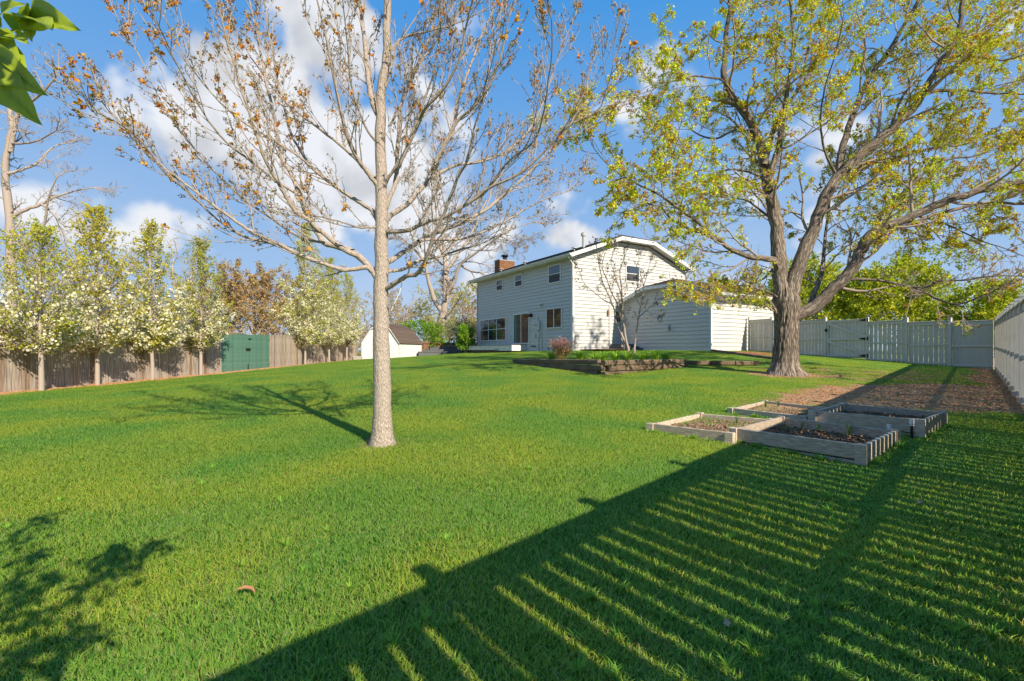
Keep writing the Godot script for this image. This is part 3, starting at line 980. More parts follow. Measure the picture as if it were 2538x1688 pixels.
	keep_clear([Vector2(-8.4, 41.8), Vector2(-3.0, 41.4), Vector2(-3.0, 46), Vector2(-8.4, 46)])
	# steps and landing in the corner by the wing
	var sp := thing("corner_steps", "blue-grey wooden steps in the corner between gable wall and wing", "steps", T * V(3.4, 0, 0.8), 0.5463)
	var si := sp.transform.affine_inverse() * T
	part(sp, "landing", box_mesh(V(2.95, -0.6, 0.05), V(3.93, 0.42, 1.30)), M.deck_grey, si)
	for i in 3:
		part(sp, "tread", box_mesh(V(3.05, -0.6, 1.31 + i * 0.33), V(3.93, 0.30 - i * 0.12, 1.63 + i * 0.33)), M.deck_grey, si)
	# low raised planter kerb beside them
	var kb := thing("landing_kerb", "low pale kerb and grey landing at the foot of the gable wall", "kerb", T * V(2.4, -0.1, 1.0), 0.5463)
	var ki := kb.transform.affine_inverse() * T
	part(kb, "slab", box_mesh(V(1.1, -0.8, 0.06), V(2.94, 0.10, 1.35), 0.0), M.deck_grey, ki)
	part(kb, "edge", box_mesh(V(0.95, -0.8, 1.36), V(3.6, 0.06, 1.46)), M.concrete, ki)

func _gutter(p: Vector3, q: Vector3, out: Vector3) -> ArrayMesh:
	var g := Geo.new()
	var prof := [Vector2(0, 0), Vector2(0.115, 0), Vector2(0.115, -0.03), Vector2(0.085, -0.075), Vector2(0.07, -0.125), Vector2(0, -0.125)]
	for i in prof.size():
		var a: Vector2 = prof[i]
		var b: Vector2 = prof[(i + 1) % prof.size()]
		var pa := p + out * a.x + V(0, a.y, 0); var pb := p + out * b.x + V(0, b.y, 0)
		var qa := q + out * a.x + V(0, a.y, 0); var qb := q + out * b.x + V(0, b.y, 0)
		g.quad(pa, qa, qb, pb)
	for s in [p, q]:
		var k: Array = []
		for a in prof:
			k.append(s + out * a.x + V(0, a.y, 0))
		var nn := (q - p).normalized() * (1.0 if s == q else -1.0)
		g.quad(k[0], k[1], k[2], k[5], Color.WHITE, nn)
		g.quad(k[2], k[3], k[4], k[5], Color.WHITE, nn)
	return g.mesh()

# ---------------------------------------------------------------- shed, beds and timbers
func make_shed() -> void:
	var w := 3.26
	var o := thing("garden_shed", "white barn-style garden shed with brown gambrel roof behind the young tree", "shed", V(-8.94, 0.62, -38.5), -0.159)
	var e := 1.28
	var prof := [V(-w, e, 0), V(-w + 0.85, e + 1.18, 0), V(-w / 2, e + 1.55, 0), V(-0.85, e + 1.18, 0), V(0, e, 0)]
	var len := 5.0
	var g := Geo.new()
	for z in [0.0, -len]:
		var pts := [V(-w, -0.4, z), V(0, -0.4, z), V(0, e, z), V(-0.85, e + 1.18, z), V(-w / 2, e + 1.55, z), V(-w + 0.85, e + 1.18, z), V(-w, e, z)]
		var tr := [[0, 1, 2], [0, 2, 6], [6, 2, 3], [6, 3, 5], [5, 3, 4]]
		for t in tr:
			if z == 0.0: g.tri(pts[t[0]], pts[t[1]], pts[t[2]])
			else: g.tri(pts[t[0]], pts[t[2]], pts[t[1]])
	g.quad(V(0, -0.4, 0), V(0, -0.4, -len), V(0, e, -len), V(0, e, 0))
	g.quad(V(-w, -0.4, -len), V(-w, -0.4, 0), V(-w, e, 0), V(-w, e, -len))
	part(o, "wall", g.mesh(), M.shed_paint)
	var r := Geo.new()
	var zf := 0.12
	var zb := -len - 0.12
	slope(r, V(0.09, e - 0.12, zf), V(0.09, e - 0.12, zb), V(-0.85, e + 1.21, zb), V(-0.85, e + 1.21, zf), 11)
	slope(r, V(-0.85, e + 1.21, zf), V(-0.85, e + 1.21, zb), V(-w / 2, e + 1.58, zb), V(-w / 2, e + 1.58, zf), 6)
	slope(r, V(-w - 0.09, e - 0.12, zb), V(-w - 0.09, e - 0.12, zf), V(-w + 0.85, e + 1.21, zf), V(-w + 0.85, e + 1.21, zb), 11)
	slope(r, V(-w + 0.85, e + 1.21, zb), V(-w + 0.85, e + 1.21, zf), V(-w / 2, e + 1.58, zf), V(-w / 2, e + 1.58, zb), 6)
	part(o, "roof", r.mesh(), M.shingle)
	for i in 4:
		part(o, "fascia", board_along(prof[i] + V(0, -0.04, 0.09), prof[i + 1] + V(0, -0.04, 0.09), 0.12, 0.03, V(0, 0, 1)), M.trim)
	# batten lines, corner boards, the pair of doors
	for x in [-w + 0.0, -0.09]:
		part(o, "corner_board", box_mesh(V(x, -0.3, 0.0), V(x + 0.09, e, 0.02)), M.trim)
	part(o, "corner_board", box_mesh(V(0, -0.3, -0.09), V(0.02, e, 0.0)), M.trim)
	part(o, "corner_board", box_mesh(V(0, -0.3, -len), V(0.02, e, -len + 0.09)), M.trim)
	for d in 2:
		var x0 := -w + 1.0 + d * 0.66
		var dd := part(o, "door", box_mesh(V(x0, -0.02, 0.0), V(x0 + 0.64, 1.80, 0.028)), M.shed_paint)
		for k in [[0.0, 0.08], [0.56, 0.64]]:
			part(dd, "stile", box_mesh(V(x0 + k[0], -0.02, 0.029), V(x0 + k[1], 1.80, 0.045)), M.trim)
	for k in 3:
		part(o, "batten", box_mesh(V(0.001, -0.2, -1.2 - k * 1.2), V(0.012, e, -1.17 - k * 1.2)), M.shed_paint)
	part(o, "skid", box_mesh(V(-0.15, -0.42, -len), V(0.16, -0.22, -1.5)), M.tie)
	keep_clear([Vector2(-12.3, 38.6), Vector2(-8.8, 38.3), Vector2(-7.9, 43.7), Vector2(-11.4, 44.4)], 0.05)
	var s := thing("stone_slab", "pale stone block on the ground at the left corner of the shed", "stone", at(-12.25, 38.4), 0.1)
	part(s, "block", box_mesh(V(-0.32, -0.15, -0.2), V(0.32, 0.26, 0.2), 0.03), M.concrete)

func raised_bed(label: String, a: Vector3, b: Vector3, c: Vector3, d: Vector3, low: float, soil_y: float, soil: Material, rows: int) -> Node3D:
	# corners run round the box, their y is the top of the boards; a-b is the edge nearest the viewer
	var mid := (a + b + c + d) / 4
	var o := thing("raised_bed", label, "raised bed", V(mid.x, low, mid.z), 0.0, "raised garden beds beside the side fence")
	var inv := o.transform.affine_inverse()
	var k := [a, b, c, d]
	var hgt := a.y - low + 0.08
	for i in 4:
		var p: Vector3 = k[i]
		var q: Vector3 = k[(i + 1) % 4]
		var t := along(V(p.x, p.y, p.z), q - p)
		var run := V(p.x, 0, p.z).distance_to(V(q.x, 0, q.z))
		var tilt := atan2(q.y - p.y, run)
		for r in rows:
			var top := -r * hgt / rows
			var bot := -(r + 1) * hgt / rows + 0.003
			var warp := 0.012 if (i == 0 and r == 0) else 0.0
			var g := Geo.new()
			g.rbox(V(0.045, bot, -0.02), V(run - 0.045, top, 0.02), 0.004, Color.WHITE.darkened(rnd(0, 0.25)))
			part(o, "board", g.mesh(), M.bed_wood, inv * t * Transform3D(Basis(Vector3.FORWARD, -tilt), V(0, warp, 0)))
		part(o, "corner_post", box_mesh(V(-0.043, -hgt, -0.043), V(0.043, 0.014, 0.043), 0.004), M.bed_wood, inv * t)
	var g2 := Geo.new()
	var n := 14
	var lat := FastNoiseLite.new()
	lat.seed = rng.randi() % 1000
	lat.frequency = 3.0
	for i in n + 1:
		for j in n + 1:
			var u := float(i) / n
			var w := float(j) / n
			var p := a.lerp(b, u).lerp(d.lerp(c, u), w)
			p.y = soil_y + 0.03 * lat.get_noise_2d(p.x * 2, p.z * 2) + 0.02 * lat.get_noise_2d(p.x * 7, p.z * 7)
			g2.v.append(inv * p)
			g2.n.append(Vector3.UP)
			g2.c.append(Color.WHITE.darkened(clampf(0.25 + 0.5 * lat.get_noise_2d(p.x * 5, p.z * 5), 0, 0.6)))
			g2.uv.append(Vector2(u, w))
	for i in n:
		for j in n:
			var q := i * (n + 1) + j
			g2.ix.append_array([q, q + 1, q + n + 2, q, q + n + 2, q + n + 1])
	for t in range(0, g2.ix.size(), 3):
		var p0: Vector3 = g2.v[g2.ix[t]]
		if (g2.v[g2.ix[t + 1]] - p0).cross(g2.v[g2.ix[t + 2]] - p0).y > 0:
			var sw := g2.ix[t + 1]
			g2.ix[t + 1] = g2.ix[t + 2]
			g2.ix[t + 2] = sw
	# true normals for the clods
	for i in n + 1:
		for j in n + 1:
			var q := i * (n + 1) + j
			var du: Vector3 = g2.v[mini(i + 1, n) * (n + 1) + j] - g2.v[maxi(i - 1, 0) * (n + 1) + j]
			var dw: Vector3 = g2.v[i * (n + 1) + mini(j + 1, n)] - g2.v[i * (n + 1) + maxi(j - 1, 0)]
			var nn := du.cross(dw).normalized()
			g2.n[q] = nn if nn.y > 0 else -nn
	part(o, "soil", g2.mesh(), soil)
	# clods and bark bits on it
	var bits := []
	for i in 260:
		var u := rnd(0.03, 0.97)
		var w := rnd(0.03, 0.97)
		var p := a.lerp(b, u).lerp(d.lerp(c, u), w)
		p.y = soil_y + 0.012
		bits.append(inv * facing(p, dirv(), dirv(), rnd(0.5, 1.6)))
	many(o, "soil_crumbs", chip_mesh(), soil, bits)
	keep_clear([Vector2(a.x, -a.z), Vector2(b.x, -b.z), Vector2(c.x, -c.z), Vector2(d.x, -d.z)], 0.17)
	bed_edges.append(no_grass[-1][0])
	return o

func chip_mesh() -> ArrayMesh:
	if not shared.has("chip"):
		var g := Geo.new()
		g.box(V(-0.007, -0.014, -0.004), V(0.006, 0.012, 0.004))
		shared["chip"] = g.mesh()
	return shared["chip"]

# a tussock of blades, standing at the origin
func tussock(n: int, h: float, spread: float, w: float, a: Color, b: Color) -> ArrayMesh:
	var g := Geo.new()
	for i in n:
		var az := rnd(0, TAU)
		var out := V(cos(az), 0, sin(az))
		var p := out * rnd(0, spread * 0.25)
		var hh := h * rnd(0.6, 1.1)
		var reach := spread * rnd(0.3, 1.0)
		var side := V(-sin(az), 0, cos(az)) * w * rnd(0.7, 1.2)
		var col := a.lerp(b, rng.randf())
		var prev := p
		for s in 4:
			var t := (s + 1) / 4.0
			var nx := p + out * reach * t * t + Vector3.UP * hh * (1.35 * t - 0.42 * t * t * t)
			var w0 := 1.0 - 0.9 * pow(s / 4.0, 2)
			var w1 := 1.0 - 0.98 * pow(t, 2)
			var nn := (nx - prev).cross(side).normalized()
			if nn.y < 0: nn = -nn
			g.quad(prev - side * w0, prev + side * w0, nx + side * w1, nx - side * w1, col, (nn + Vector3.UP * 0.5).normalized())
			prev = nx
	return g.mesh()

func make_beds() -> void:
	raised_bed("weathered plank bed with dark soil and fence stripes, nearest the viewer", V(2.50, 0.305, -5.43), V(3.22, 0.305, -4.45), V(4.20, 0.305, -5.30), V(3.56, 0.31, -6.37), 0.10, 0.20, M.dark_soil, 2)
	raised_bed("weathered plank bed in full shade, farthest right beside the fence", V(3.93, 0.39, -6.31), V(4.68, 0.385, -5.53), V(5.63, 0.385, -6.31), V(4.90, 0.40, -7.16), 0.15, 0.30, M.dark_soil, 2)
	raised_bed("low sunlit plank bed of pale dry soil, farthest left of the beds", V(1.74, 0.264, -6.04), V(2.42, 0.262, -5.36), V(3.46, 0.27, -6.40), V(2.73, 0.27, -7.02), 0.12, 0.20, M.soil, 1)
	raised_bed("low plank bed half in the fence shadow, at the back left of the group", V(3.35, 0.302, -7.37), V(3.89, 0.302, -6.44), V(4.93, 0.31, -7.42), V(4.44, 0.302, -8.48), 0.16, 0.24, M.soil, 1)
	# tufts of grass growing in them
	var blade := tussock(26, 0.13, 0.07, 0.003, Color(0.09, 0.2, 0.05), Color(0.2, 0.33, 0.09))
	var spots := [[3.62, 6.02, 0.2, "grass tuft in the near bed, leftmost of its three", 0.9], [3.72, 5.86, 0.2, "grass tuft in the near bed, middle of its three", 0.9], [3.92, 5.62, 0.2, "wider grass tuft in the near bed towards its right corner", 1.3],
		[4.2, 8.0, 0.25, "grass tuft in the back left bed by its left board", 1.1], [4.42, 8.02, 0.25, "grass tuft in the back left bed by its rear board", 1.0], [3.05, 6.55, 0.2, "grass tuft in the low sunlit bed near its rear board", 0.9]]
	for s in spots:
		var o := part(self, "grass_tuft", blade, M.grass, Transform3D(Basis(Vector3.UP, rnd(0, 6)) * s[4], V(s[0], s[2], -s[1])))
		tag(o, s[3], "grass tuft", "grass tufts in the raised beds")
	# two irrigation risers
	for s in [[4.35, 5.57, 0.335, "grey irrigation riser with white cap behind the near bed", M.white_plastic], [4.52, 5.46, 0.41, "black irrigation riser with white cap at the right bed's front", M.black_metal]]:
		var o := thing("irrigation_riser", s[3], "pipe", at(s[0], s[1], 0), 0.0, "irrigation risers by the raised beds")
		var top: float = s[2] - o.position.y
		var g := Geo.new()
		g.tube(PackedVector3Array([V(0, -0.05, 0), V(0, top - 0.05, 0)]), PackedFloat32Array([0.014, 0.014]), 10)
		part(o, "pipe", g.mesh(), s[4])
		var c := Geo.new()
		c.tube(PackedVector3Array([V(0, top - 0.055, 0), V(0, top - 0.05, 0), V(0, top, 0), V(0, top + 0.002, 0)]), PackedFloat32Array([0.015, 0.022, 0.022, 0.001]), 12)
		c.tube(PackedVector3Array([V(0, top - 0.075, 0), V(0, top - 0.06, 0)]), PackedFloat32Array([0.02, 0.02]), 10)
		part(o, "cap", c.mesh(), M.white_plastic)

func tie_mesh(l: float) -> ArrayMesh:
	var g := Geo.new()
	# a worn timber, its chamfers uneven, in short lengths
	var n := maxi(2, int(l / 0.3))
	for i in n:
		var a := l * i / n
		var b := l * (i + 1) / n
		g.rbox(V(a, 0.002, -0.085), V(b, 0.155 + rnd(-0.006, 0.004), 0.078 + rnd(-0.006, 0.008)), 0.016 + rnd(0, 0.01), Color.WHITE.darkened(rnd(0.0, 0.30)))
	return g.mesh()

func make_timbers() -> void:
	var c := V(2.64, 0.42, -14.0)
	var o := thing("timber_planter", "raised planting bed of stacked old brown timbers before the house", "planter", c)
	var inv := o.transform.affine_inverse()
	var right := V(0.788, 0, -0.616)
	var left := V(-0.5195, 0, -0.8545)
	for r in 3:
		var y := 0.42 + r * 0.165
		var x := 0.0 if r != 1 else 0.17
		var lens: Array = [[2.2, 2.0], [2.6, 1.5], [2.4, 1.75]][r]
		for l in lens:
			part(o, "timber", tie_mesh(l - 0.012), M.tie, inv * along(c + right * x + V(0, y - 0.42 + rnd(-0.006, 0.006), 0), right))
			x += l
		x = 0.175 if r != 1 else 0.0
		for l in [[2.3, 2.5], [1.9, 2.9], [2.7, 2.05]][r]:
			# the run up the left side, seen from its outer face
			var t := along(c + left * (x + l - 0.012) + V(0, y - 0.42 - 0.02 * x / 2.4, 0), -left)
			part(o, "timber", tie_mesh(l - 0.012), M.tie, inv * t * Transform3D(Basis(Vector3.FORWARD, -0.012)))
			x += l
	var soil := Geo.new()
	var far1 := c + right * 4.1
	var far2 := c + left * 4.7
	var back := V(7.0, 0, -24.0)
	soil.quad(V(c.x, 0.84, c.z), V(far1.x, 0.87, far1.z), V(far1.x - 1.2, 0.98, far1.z - 2.2), V(far2.x, 0.88, far2.z))
	part(o, "soil", soil.mesh(), M.dark_soil)
	keep_clear([Vector2(c.x, -c.z), Vector2(far1.x, -far1.z), Vector2(far1.x - 1.2, -far1.z + 2.2), Vector2(far2.x, -far2.z)], 0.1)
	var e := thing("timber_edging", "low brown timber edging from the planter towards the maple", "edging", at(7.3, 16.9))
	inv = e.transform.affine_inverse()
	var p := at(5.95, 16.65, 0.06)
	var q := at(8.85, 17.3, 0.02)
	for i in 3:
		var a := p.lerp(q, i / 3.0)
		part(e, "timber", tie_mesh(0.94), M.tie, inv * along(a, q - p))
	var f := thing("mulch_edging", "thin dark timber edging from the wing corner to the maple", "edging", at(10.9, 23.0))
	inv = f.transform.affine_inverse()
	p = at(10.5, 25.4, -0.02)
	q = at(11.2, 20.6, -0.02)
	for i in 2:
		var a := p.lerp(q, i / 2.0)
		var b := p.lerp(q, (i + 1) / 2.0)
		part(f, "timber", tie_mesh(2.38), M.tie, inv * along(a, b - a) * Transform3D(Basis(Vector3.BACK, atan2(b.y - a.y, 2.4)), Vector3.ZERO))
	# day lilies in the planter, each a clump of its own
	var kinds := []
	for k in 3:
		kinds.append(tussock(70, 0.26, 0.36, 0.011, Color(0.16, 0.36, 0.03), Color(0.42, 0.62, 0.06)))
	var notes := ["green strap-leaved clump beside the orange shrub", "green strap-leaved clump behind the planter's front corner", "green strap-leaved clump at the middle of the planter's front row", "bright green strap-leaved clump left of the grey stems", "green strap-leaved clump at the foot of the grey stems", "green strap-leaved clump right of the grey stems", "last green strap-leaved clump before the planter's right end", "dark green clump behind the planter's front corner", "dark green clump midway along the planter's back", "dark green clump before the gable wall's kerb", "low clump just left of the front corner of the planter", "clump between the orange shrub and the planter's middle", "clump at the back of the planter behind the left stems", "clump at the back of the planter behind the right stem", "clump by the planter's right end, nearest the wing wall", "clump at the planter's left side behind the orange shrub"]
	var spots := [[2.35, 16.6], [2.95, 15.6], [3.45, 16.0], [3.95, 16.35], [4.5, 16.7], [5.05, 16.95], [5.5, 17.3], [3.0, 17.0], [3.7, 17.4], [4.3, 17.9], [2.6, 15.1], [2.5, 17.3], [4.9, 17.9], [5.4, 18.0], [5.2, 17.6], [1.5, 18.1]]
	for i in spots.size():
		var s: Array = spots[i]
		var d := part(self, "day_lily", kinds[i % 3], M.grass, Transform3D(Basis(Vector3.UP, rnd(0, 6)) * rnd(1.0, 1.5), V(s[0], 0.87, -s[1])))
		tag(d, notes[i], "plant", "leafy clumps in the timber planter")

# ---------------------------------------------------------------- trees
class Wood:
	var big: Array = []             # [name, Geo]
	var fine                        # Geo of all the twigs
	var tips: Array = []            # [position, direction, level]

func smooth(p: PackedVector3Array, per: int) -> PackedVector3Array:
	var out := PackedVector3Array()
	var m := p.size()
	for i in m - 1:
		var a := p[maxi(i - 1, 0)]
		var d := p[mini(i + 2, m - 1)]
		for k in per:
			out.append(p[i].cubic_interpolate(p[i + 1], a, d, float(k) / per))
	out.append(p[m - 1])
	return out

func taper(p: PackedVector3Array, r0: float, r1: float, pw := 1.0) -> PackedFloat32Array:
	var total := 0.0
	var at_ := PackedFloat32Array([0.0])
	for i in range(1, p.size()):
		total += p[i].distance_to(p[i - 1])
		at_.append(total)
	var out := PackedFloat32Array()
	for a in at_:
		out.append(lerpf(r0, r1, pow(a / total, pw)))
	return out

# one twig and, by opt, its own twigs; leaf places go to w.tips
func twig(w: Wood, p: Vector3, d: Vector3, l: float, r: float, lvl: int, opt: Dictionary) -> void:
	var n: int = opt.segs[lvl]
	var pts := PackedVector3Array([p])
	var rr := PackedFloat32Array([r])
	var dir := d.normalized()
	var kids: int = opt.kids[lvl]
	var spots := []
	for i in n:
		dir = (dir + dirv() * opt.wig + Vector3.UP * opt.up[lvl]).normalized()
		pts.append(pts[i] + dir * l / n)
		rr.append(lerpf(r, maxf(r * 0.35, opt.rmin), float(i + 1) / n))
		spots.append(dir)
	w.fine.tube(pts, rr, opt.sides[lvl], opt.get("col", Color.WHITE))
	if lvl >= opt.leaf_from:
		for i in range(1, n + 1):
			if rng.randf() < opt.leafy:
				w.tips.append([pts[i], spots[i - 1], lvl])
	if lvl + 1 < opt.kids.size():
		for k in kids:
			var t := (k + rnd(0.3, 1.0)) / kids
			t = lerpf(opt.bare_base, 1.0, t)
			var i := clampi(int(t * n), 0, n - 1)
			var fr := t * n - i
			var q: Vector3 = pts[i].lerp(pts[i + 1], clampf(fr, 0, 1))
			var ax: Vector3 = spots[i]
			var sd := dirv()
			sd = (sd - ax * sd.dot(ax)).normalized()
			var nd := ax * cos(opt.angle) + sd * sin(opt.angle)
			twig(w, q, nd, l * opt.ratio * rnd(0.6, 1.15) * (1.1 - 0.55 * t), maxf(rr[i] * 0.6, opt.rmin), lvl + 1, opt)

# a drawn limb: its tube, then twigs along it
func limb_into(w: Wood, called: String, r0: float, r1: float, raw: Array, sides: int, opt: Dictionary, every: float, from: float, len0: float, len1: float) -> void:
	var p := smooth(PackedVector3Array(raw), 4)
	# a little waver so that no limb is a clean curve
	for i in range(2, p.size() - 1):
		p[i] += dirv() * minf(r0 * (0.06 if called == "trunk" else 0.18), 0.03)
	var r := taper(p, r0, r1, 0.85)
	for i in r.size():
		r[i] *= rnd(0.97, 1.03) if r0 > 0.05 and r0 < 0.12 else rnd(0.93, 1.08)
	var g := Geo.new()
	g.tube(p, r, sides, Color.WHITE, maxf(1.0, roundf(r0 * 14.0)))
	w.big.append([called, g])
	var total := 0.0
	for i in range(1, p.size()):
		total += p[i].distance_to(p[i - 1])
	var run := 0.0
	var next := total * from
	for i in range(1, p.size()):
		var s := p[i].distance_to(p[i - 1])
		var ax := (p[i] - p[i - 1]).normalized()
		while next <= run + s:
			var t := next / total
			var q := p[i - 1].lerp(p[i], (next - run) / maxf(s, 1e-5))
			var sd := dirv()
			sd = (sd - ax * sd.dot(ax)).normalized()
			var a: float = opt.angle * rnd(0.75, 1.2)
			twig(w, q, ax * cos(a) + sd * sin(a), lerpf(len0, len1, t) * rnd(0.6, 1.25), maxf(lerpf(r0, r1, t) * 0.38, opt.rmin * 1.3) if lerpf(r0, r1, t) * 0.38 < opt.rmax else opt.rmax, 0, opt)
			next += every * rnd(0.6, 1.4)
		run += s
	# the limb's own end goes on as twigs
	var e := (p[-1] - p[-2]).normalized()
	for k in 3:
		twig(w, p[-1], (e + dirv() * 0.45).normalized(), len1 * rnd(0.7, 1.2), maxf(r1 * 0.8, opt.rmin), 0, opt)

func leaf_quads(n: int, size: float, spread: float, cols: Array, droop := 0.3) -> ArrayMesh:
	# a cluster of small folded leaves round the origin
	var g := Geo.new()
	for i in n:
		var d := dirv()
		d.y -= droop
		d = d.normalized()
		var p := dirv() * spread * rnd(0.1, 1.0)
		var l := size * rnd(0.6, 1.2)
		var sd := d.cross(dirv()).normalized() * l * 0.42
		var nn := d.cross(sd).normalized()
		var col: Color = cols[rng.randi() % cols.size()].darkened(rnd(0, 0.25))
		var lift := nn * l * 0.16
		var tip := p + d * l - lift * 0.7
		var m := p + d * l * 0.45
		# two halves folded along the midrib, lobed at the widest place
		g.tri(p, m + sd + lift, tip, col, (nn - sd.normalized() * 0.3).normalized())
		g.tri(p, tip, m - sd + lift, col, (nn + sd.normalized() * 0.3).normalized())
	return g.mesh()

func flower_quads(n: int, size: float, spread: float, col: Color) -> ArrayMesh:
	var g := Geo.new()
	for i in n:
		var d := (dirv() + Vector3.UP * 0.3).normalized()
		var p := d * spread * rnd(0.4, 1.0)
		var a := d.cross(dirv()).normalized() * size
		var b := d.cross(a).normalized() * size
		var k := col.darkened(rnd(0, 0.12))
		# five round petals as a shallow cup
		for j in 5:
			var t0 := TAU * j / 5.0
			var t1 := TAU * (j + 0.85) / 5.0
			g.tri(p, p + a * cos(t0) + b * sin(t0) + d * size * 0.25, p + a * cos(t1) + b * sin(t1) + d * size * 0.25, k, d)
	return g.mesh()

func commit_tree(o: Node3D, w: Wood, bark: Material, fine: Material) -> void:
	var inv := o.transform.affine_inverse()
	var t := Transform3D(Basis(), inv.origin)
	for b in w.big:
		part(o, b[0], b[1].mesh(), bark, t)
	if w.fine.v.size() > 0:
		var f := part(o, "twigs", w.fine.mesh(), fine, t)
		f.set_meta("kind", "stuff")

func leaves_on(o: Node3D, called: String, w: Wood, m: Mesh, mt: Material, chance: Callable, tint: Callable, s0: float, s1: float, hang := 0.0) -> void:
	var where := []
	var tints := []
	var inv := o.transform.affine_inverse()
	for tp in w.tips:
		var p: Vector3 = tp[0]
		if rng.randf() > chance.call(p):
			continue
		var s := rnd(s0, s1)
		where.append(inv * facing(p + dirv() * 0.02 - V(0, hang * s, 0), (tp[1] + dirv() * 0.5), dirv(), s))
		tints.append(tint.call(p))
	many(o, called, m, mt, where, tints)

var yw: Wood
var yopt := {"segs": [6, 5, 3], "kids": [4, 2, 0], "sides": [5, 4, 3], "wig": 0.12, "up": [0.12, 0.07, 0.03], "rmin": 0.0030, "rmax": 0.009, "leaf_from": 0, "leafy": 0.8, "bare_base": 0.2, "ratio": 0.5, "angle": 0.62}
func young_limb(called: String, r0: float, r1: float, raw: Array) -> void:
	if called == "trunk":
		limb_into(yw, called, r0, r1, raw, 16, yopt, 0.30, 0.62, 0.9, 0.7)
	else:
		limb_into(yw, called, r0 * 0.88, r1 * 0.8, raw, 8, yopt, 0.14, 0.14, 0.68, 0.42)

func make_young_tree() -> void:
	yw = Wood.new()
	yw.fine = Geo.new()
	var o := thing("young_maple", "young bare maple with orange leaf buds standing alone on the lawn", "tree", at(-1.44, 5.36))
	young_limb("trunk", 0.108, 0.030, [V(-1.44, 0.13, -5.36), V(-1.44, 0.74, -5.36), V(-1.45, 1.22, -5.36), V(-1.45, 1.70, -5.36), V(-1.45, 2.09, -5.36), V(-1.45, 2.61, -5.36), V(-1.45, 3.00, -5.36), V(-1.46, 3.63, -5.36), V(-1.45, 4.05, -5.36), V(-1.39, 4.43, -5.36), V(-1.39, 4.92, -5.36), V(-1.36, 5.36, -5.36), V(-1.34, 5.85, -5.36)])
	young_limb("branch", 0.034, 0.006, [V(-1.49, 1.94, -5.36), V(-1.54, 2.05, -5.33), V(-1.61, 2.10, -5.29), V(-1.81, 2.06, -5.24), V(-2.02, 2.12, -5.19), V(-2.29, 2.22, -5.14), V(-2.46, 2.31, -5.08), V(-2.63, 2.38, -5.03), V(-2.78, 2.47, -4.97), V(-3.00, 2.64, -4.91), V(-3.27, 2.85, -4.85), V(-3.57, 3.09, -4.79), V(-3.78, 3.34, -4.72), V(-3.91, 3.52, -4.66)])
	young_limb("branch", 0.046, 0.006, [V(-1.48, 1.97, -5.36), V(-1.55, 2.07, -5.38), V(-1.63, 2.15, -5.40), V(-1.74, 2.26, -5.43), V(-1.93, 2.35, -5.46), V(-2.13, 2.41, -5.49), V(-2.25, 2.57, -5.53), V(-2.37, 2.76, -5.56), V(-2.46, 2.99, -5.60), V(-2.58, 3.25, -5.63), V(-2.71, 3.48, -5.67), V(-2.80, 3.90, -5.70), V(-2.93, 4.42, -5.74), V(-3.05, 4.97, -5.78), V(-3.18, 5.51, -5.82), V(-3.24, 5.91, -5.86)])
	young_limb("branch", 0.034, 0.006, [V(-1.72, 2.24, -5.36), V(-1.88, 2.32, -5.31), V(-2.10, 2.50, -5.24), V(-2.19, 2.59, -5.17), V(-2.28, 2.65, -5.09), V(-2.34, 2.78, -5.01), V(-2.40, 2.93, -4.92), V(-2.45, 3.06, -4.84), V(-2.49, 3.24, -4.75), V(-2.59, 3.66, -4.65), V(-2.69, 4.12, -4.56), V(-2.72, 4.42, -4.46), V(-2.70, 4.58, -4.36)])
	young_limb("branch", 0.030, 0.005, [V(-1.47, 2.57, -5.36), V(-1.56, 2.74, -5.42), V(-1.69, 2.84, -5.49), V(-1.86, 2.96, -5.57), V(-2.03, 3.08, -5.66), V(-2.28, 3.27, -5.75), V(-2.47, 3.46, -5.84), V(-2.67, 3.76, -5.94), V(-2.81, 4.06, -6.04), V(-3.01, 4.76, -6.15), V(-3.19, 5.56, -6.25), V(-3.28, 6.15, -6.36)])
	young_limb("branch", 0.016, 0.004, [V(-1.49, 2.55, -5.36), V(-1.56, 2.53, -5.27), V(-1.65, 2.50, -5.15), V(-1.77, 2.52, -5.01), V(-1.92, 2.53, -4.87), V(-2.03, 2.52, -4.72), V(-2.21, 2.53, -4.56)])
	young_limb("branch", 0.030, 0.006, [V(-1.47, 2.96, -5.36), V(-1.52, 3.05, -5.31), V(-1.60, 3.16, -5.24), V(-1.64, 3.21, -5.17), V(-1.70, 3.35, -5.09), V(-1.71, 3.42, -5.01), V(-1.75, 3.63, -4.93), V(-1.81, 4.05, -4.84), V(-1.85, 4.37, -4.75), V(-1.89, 4.61, -4.66), V(-1.90, 4.90, -4.56)])
	young_limb("branch", 0.024, 0.005, [V(-1.53, 3.10, -5.36), V(-1.75, 3.34, -5.46), V(-1.95, 3.53, -5.59), V(-2.26, 3.80, -5.73), V(-2.59, 4.07, -5.88), V(-2.93, 4.40, -6.04), V(-3.29, 4.86, -6.21), V(-3.62, 5.36, -6.38), V(-3.89, 5.89, -6.56)])
	young_limb("leader", 0.038, 0.014, [V(-1.47, 3.77, -5.36), V(-1.55, 3.94, -5.40), V(-1.62, 4.23, -5.45), V(-1.68, 4.69, -5.51), V(-1.74, 5.13, -5.58), V(-1.81, 5.69, -5.64), V(-1.85, 6.10, -5.71)])
	young_limb("branch", 0.035, 0.008, [V(-1.44, 2.59, -5.36), V(-1.42, 2.72, -5.39), V(-1.38, 2.90, -5.42), V(-1.31, 3.11, -5.45), V(-1.30, 3.53, -5.49), V(-1.26, 4.01, -5.53), V(-1.19, 4.27, -5.58), V(-1.00, 4.74, -5.62), V(-0.87, 4.99, -5.67), V(-0.79, 5.33, -5.71), V(-0.77, 5.78, -5.76)])
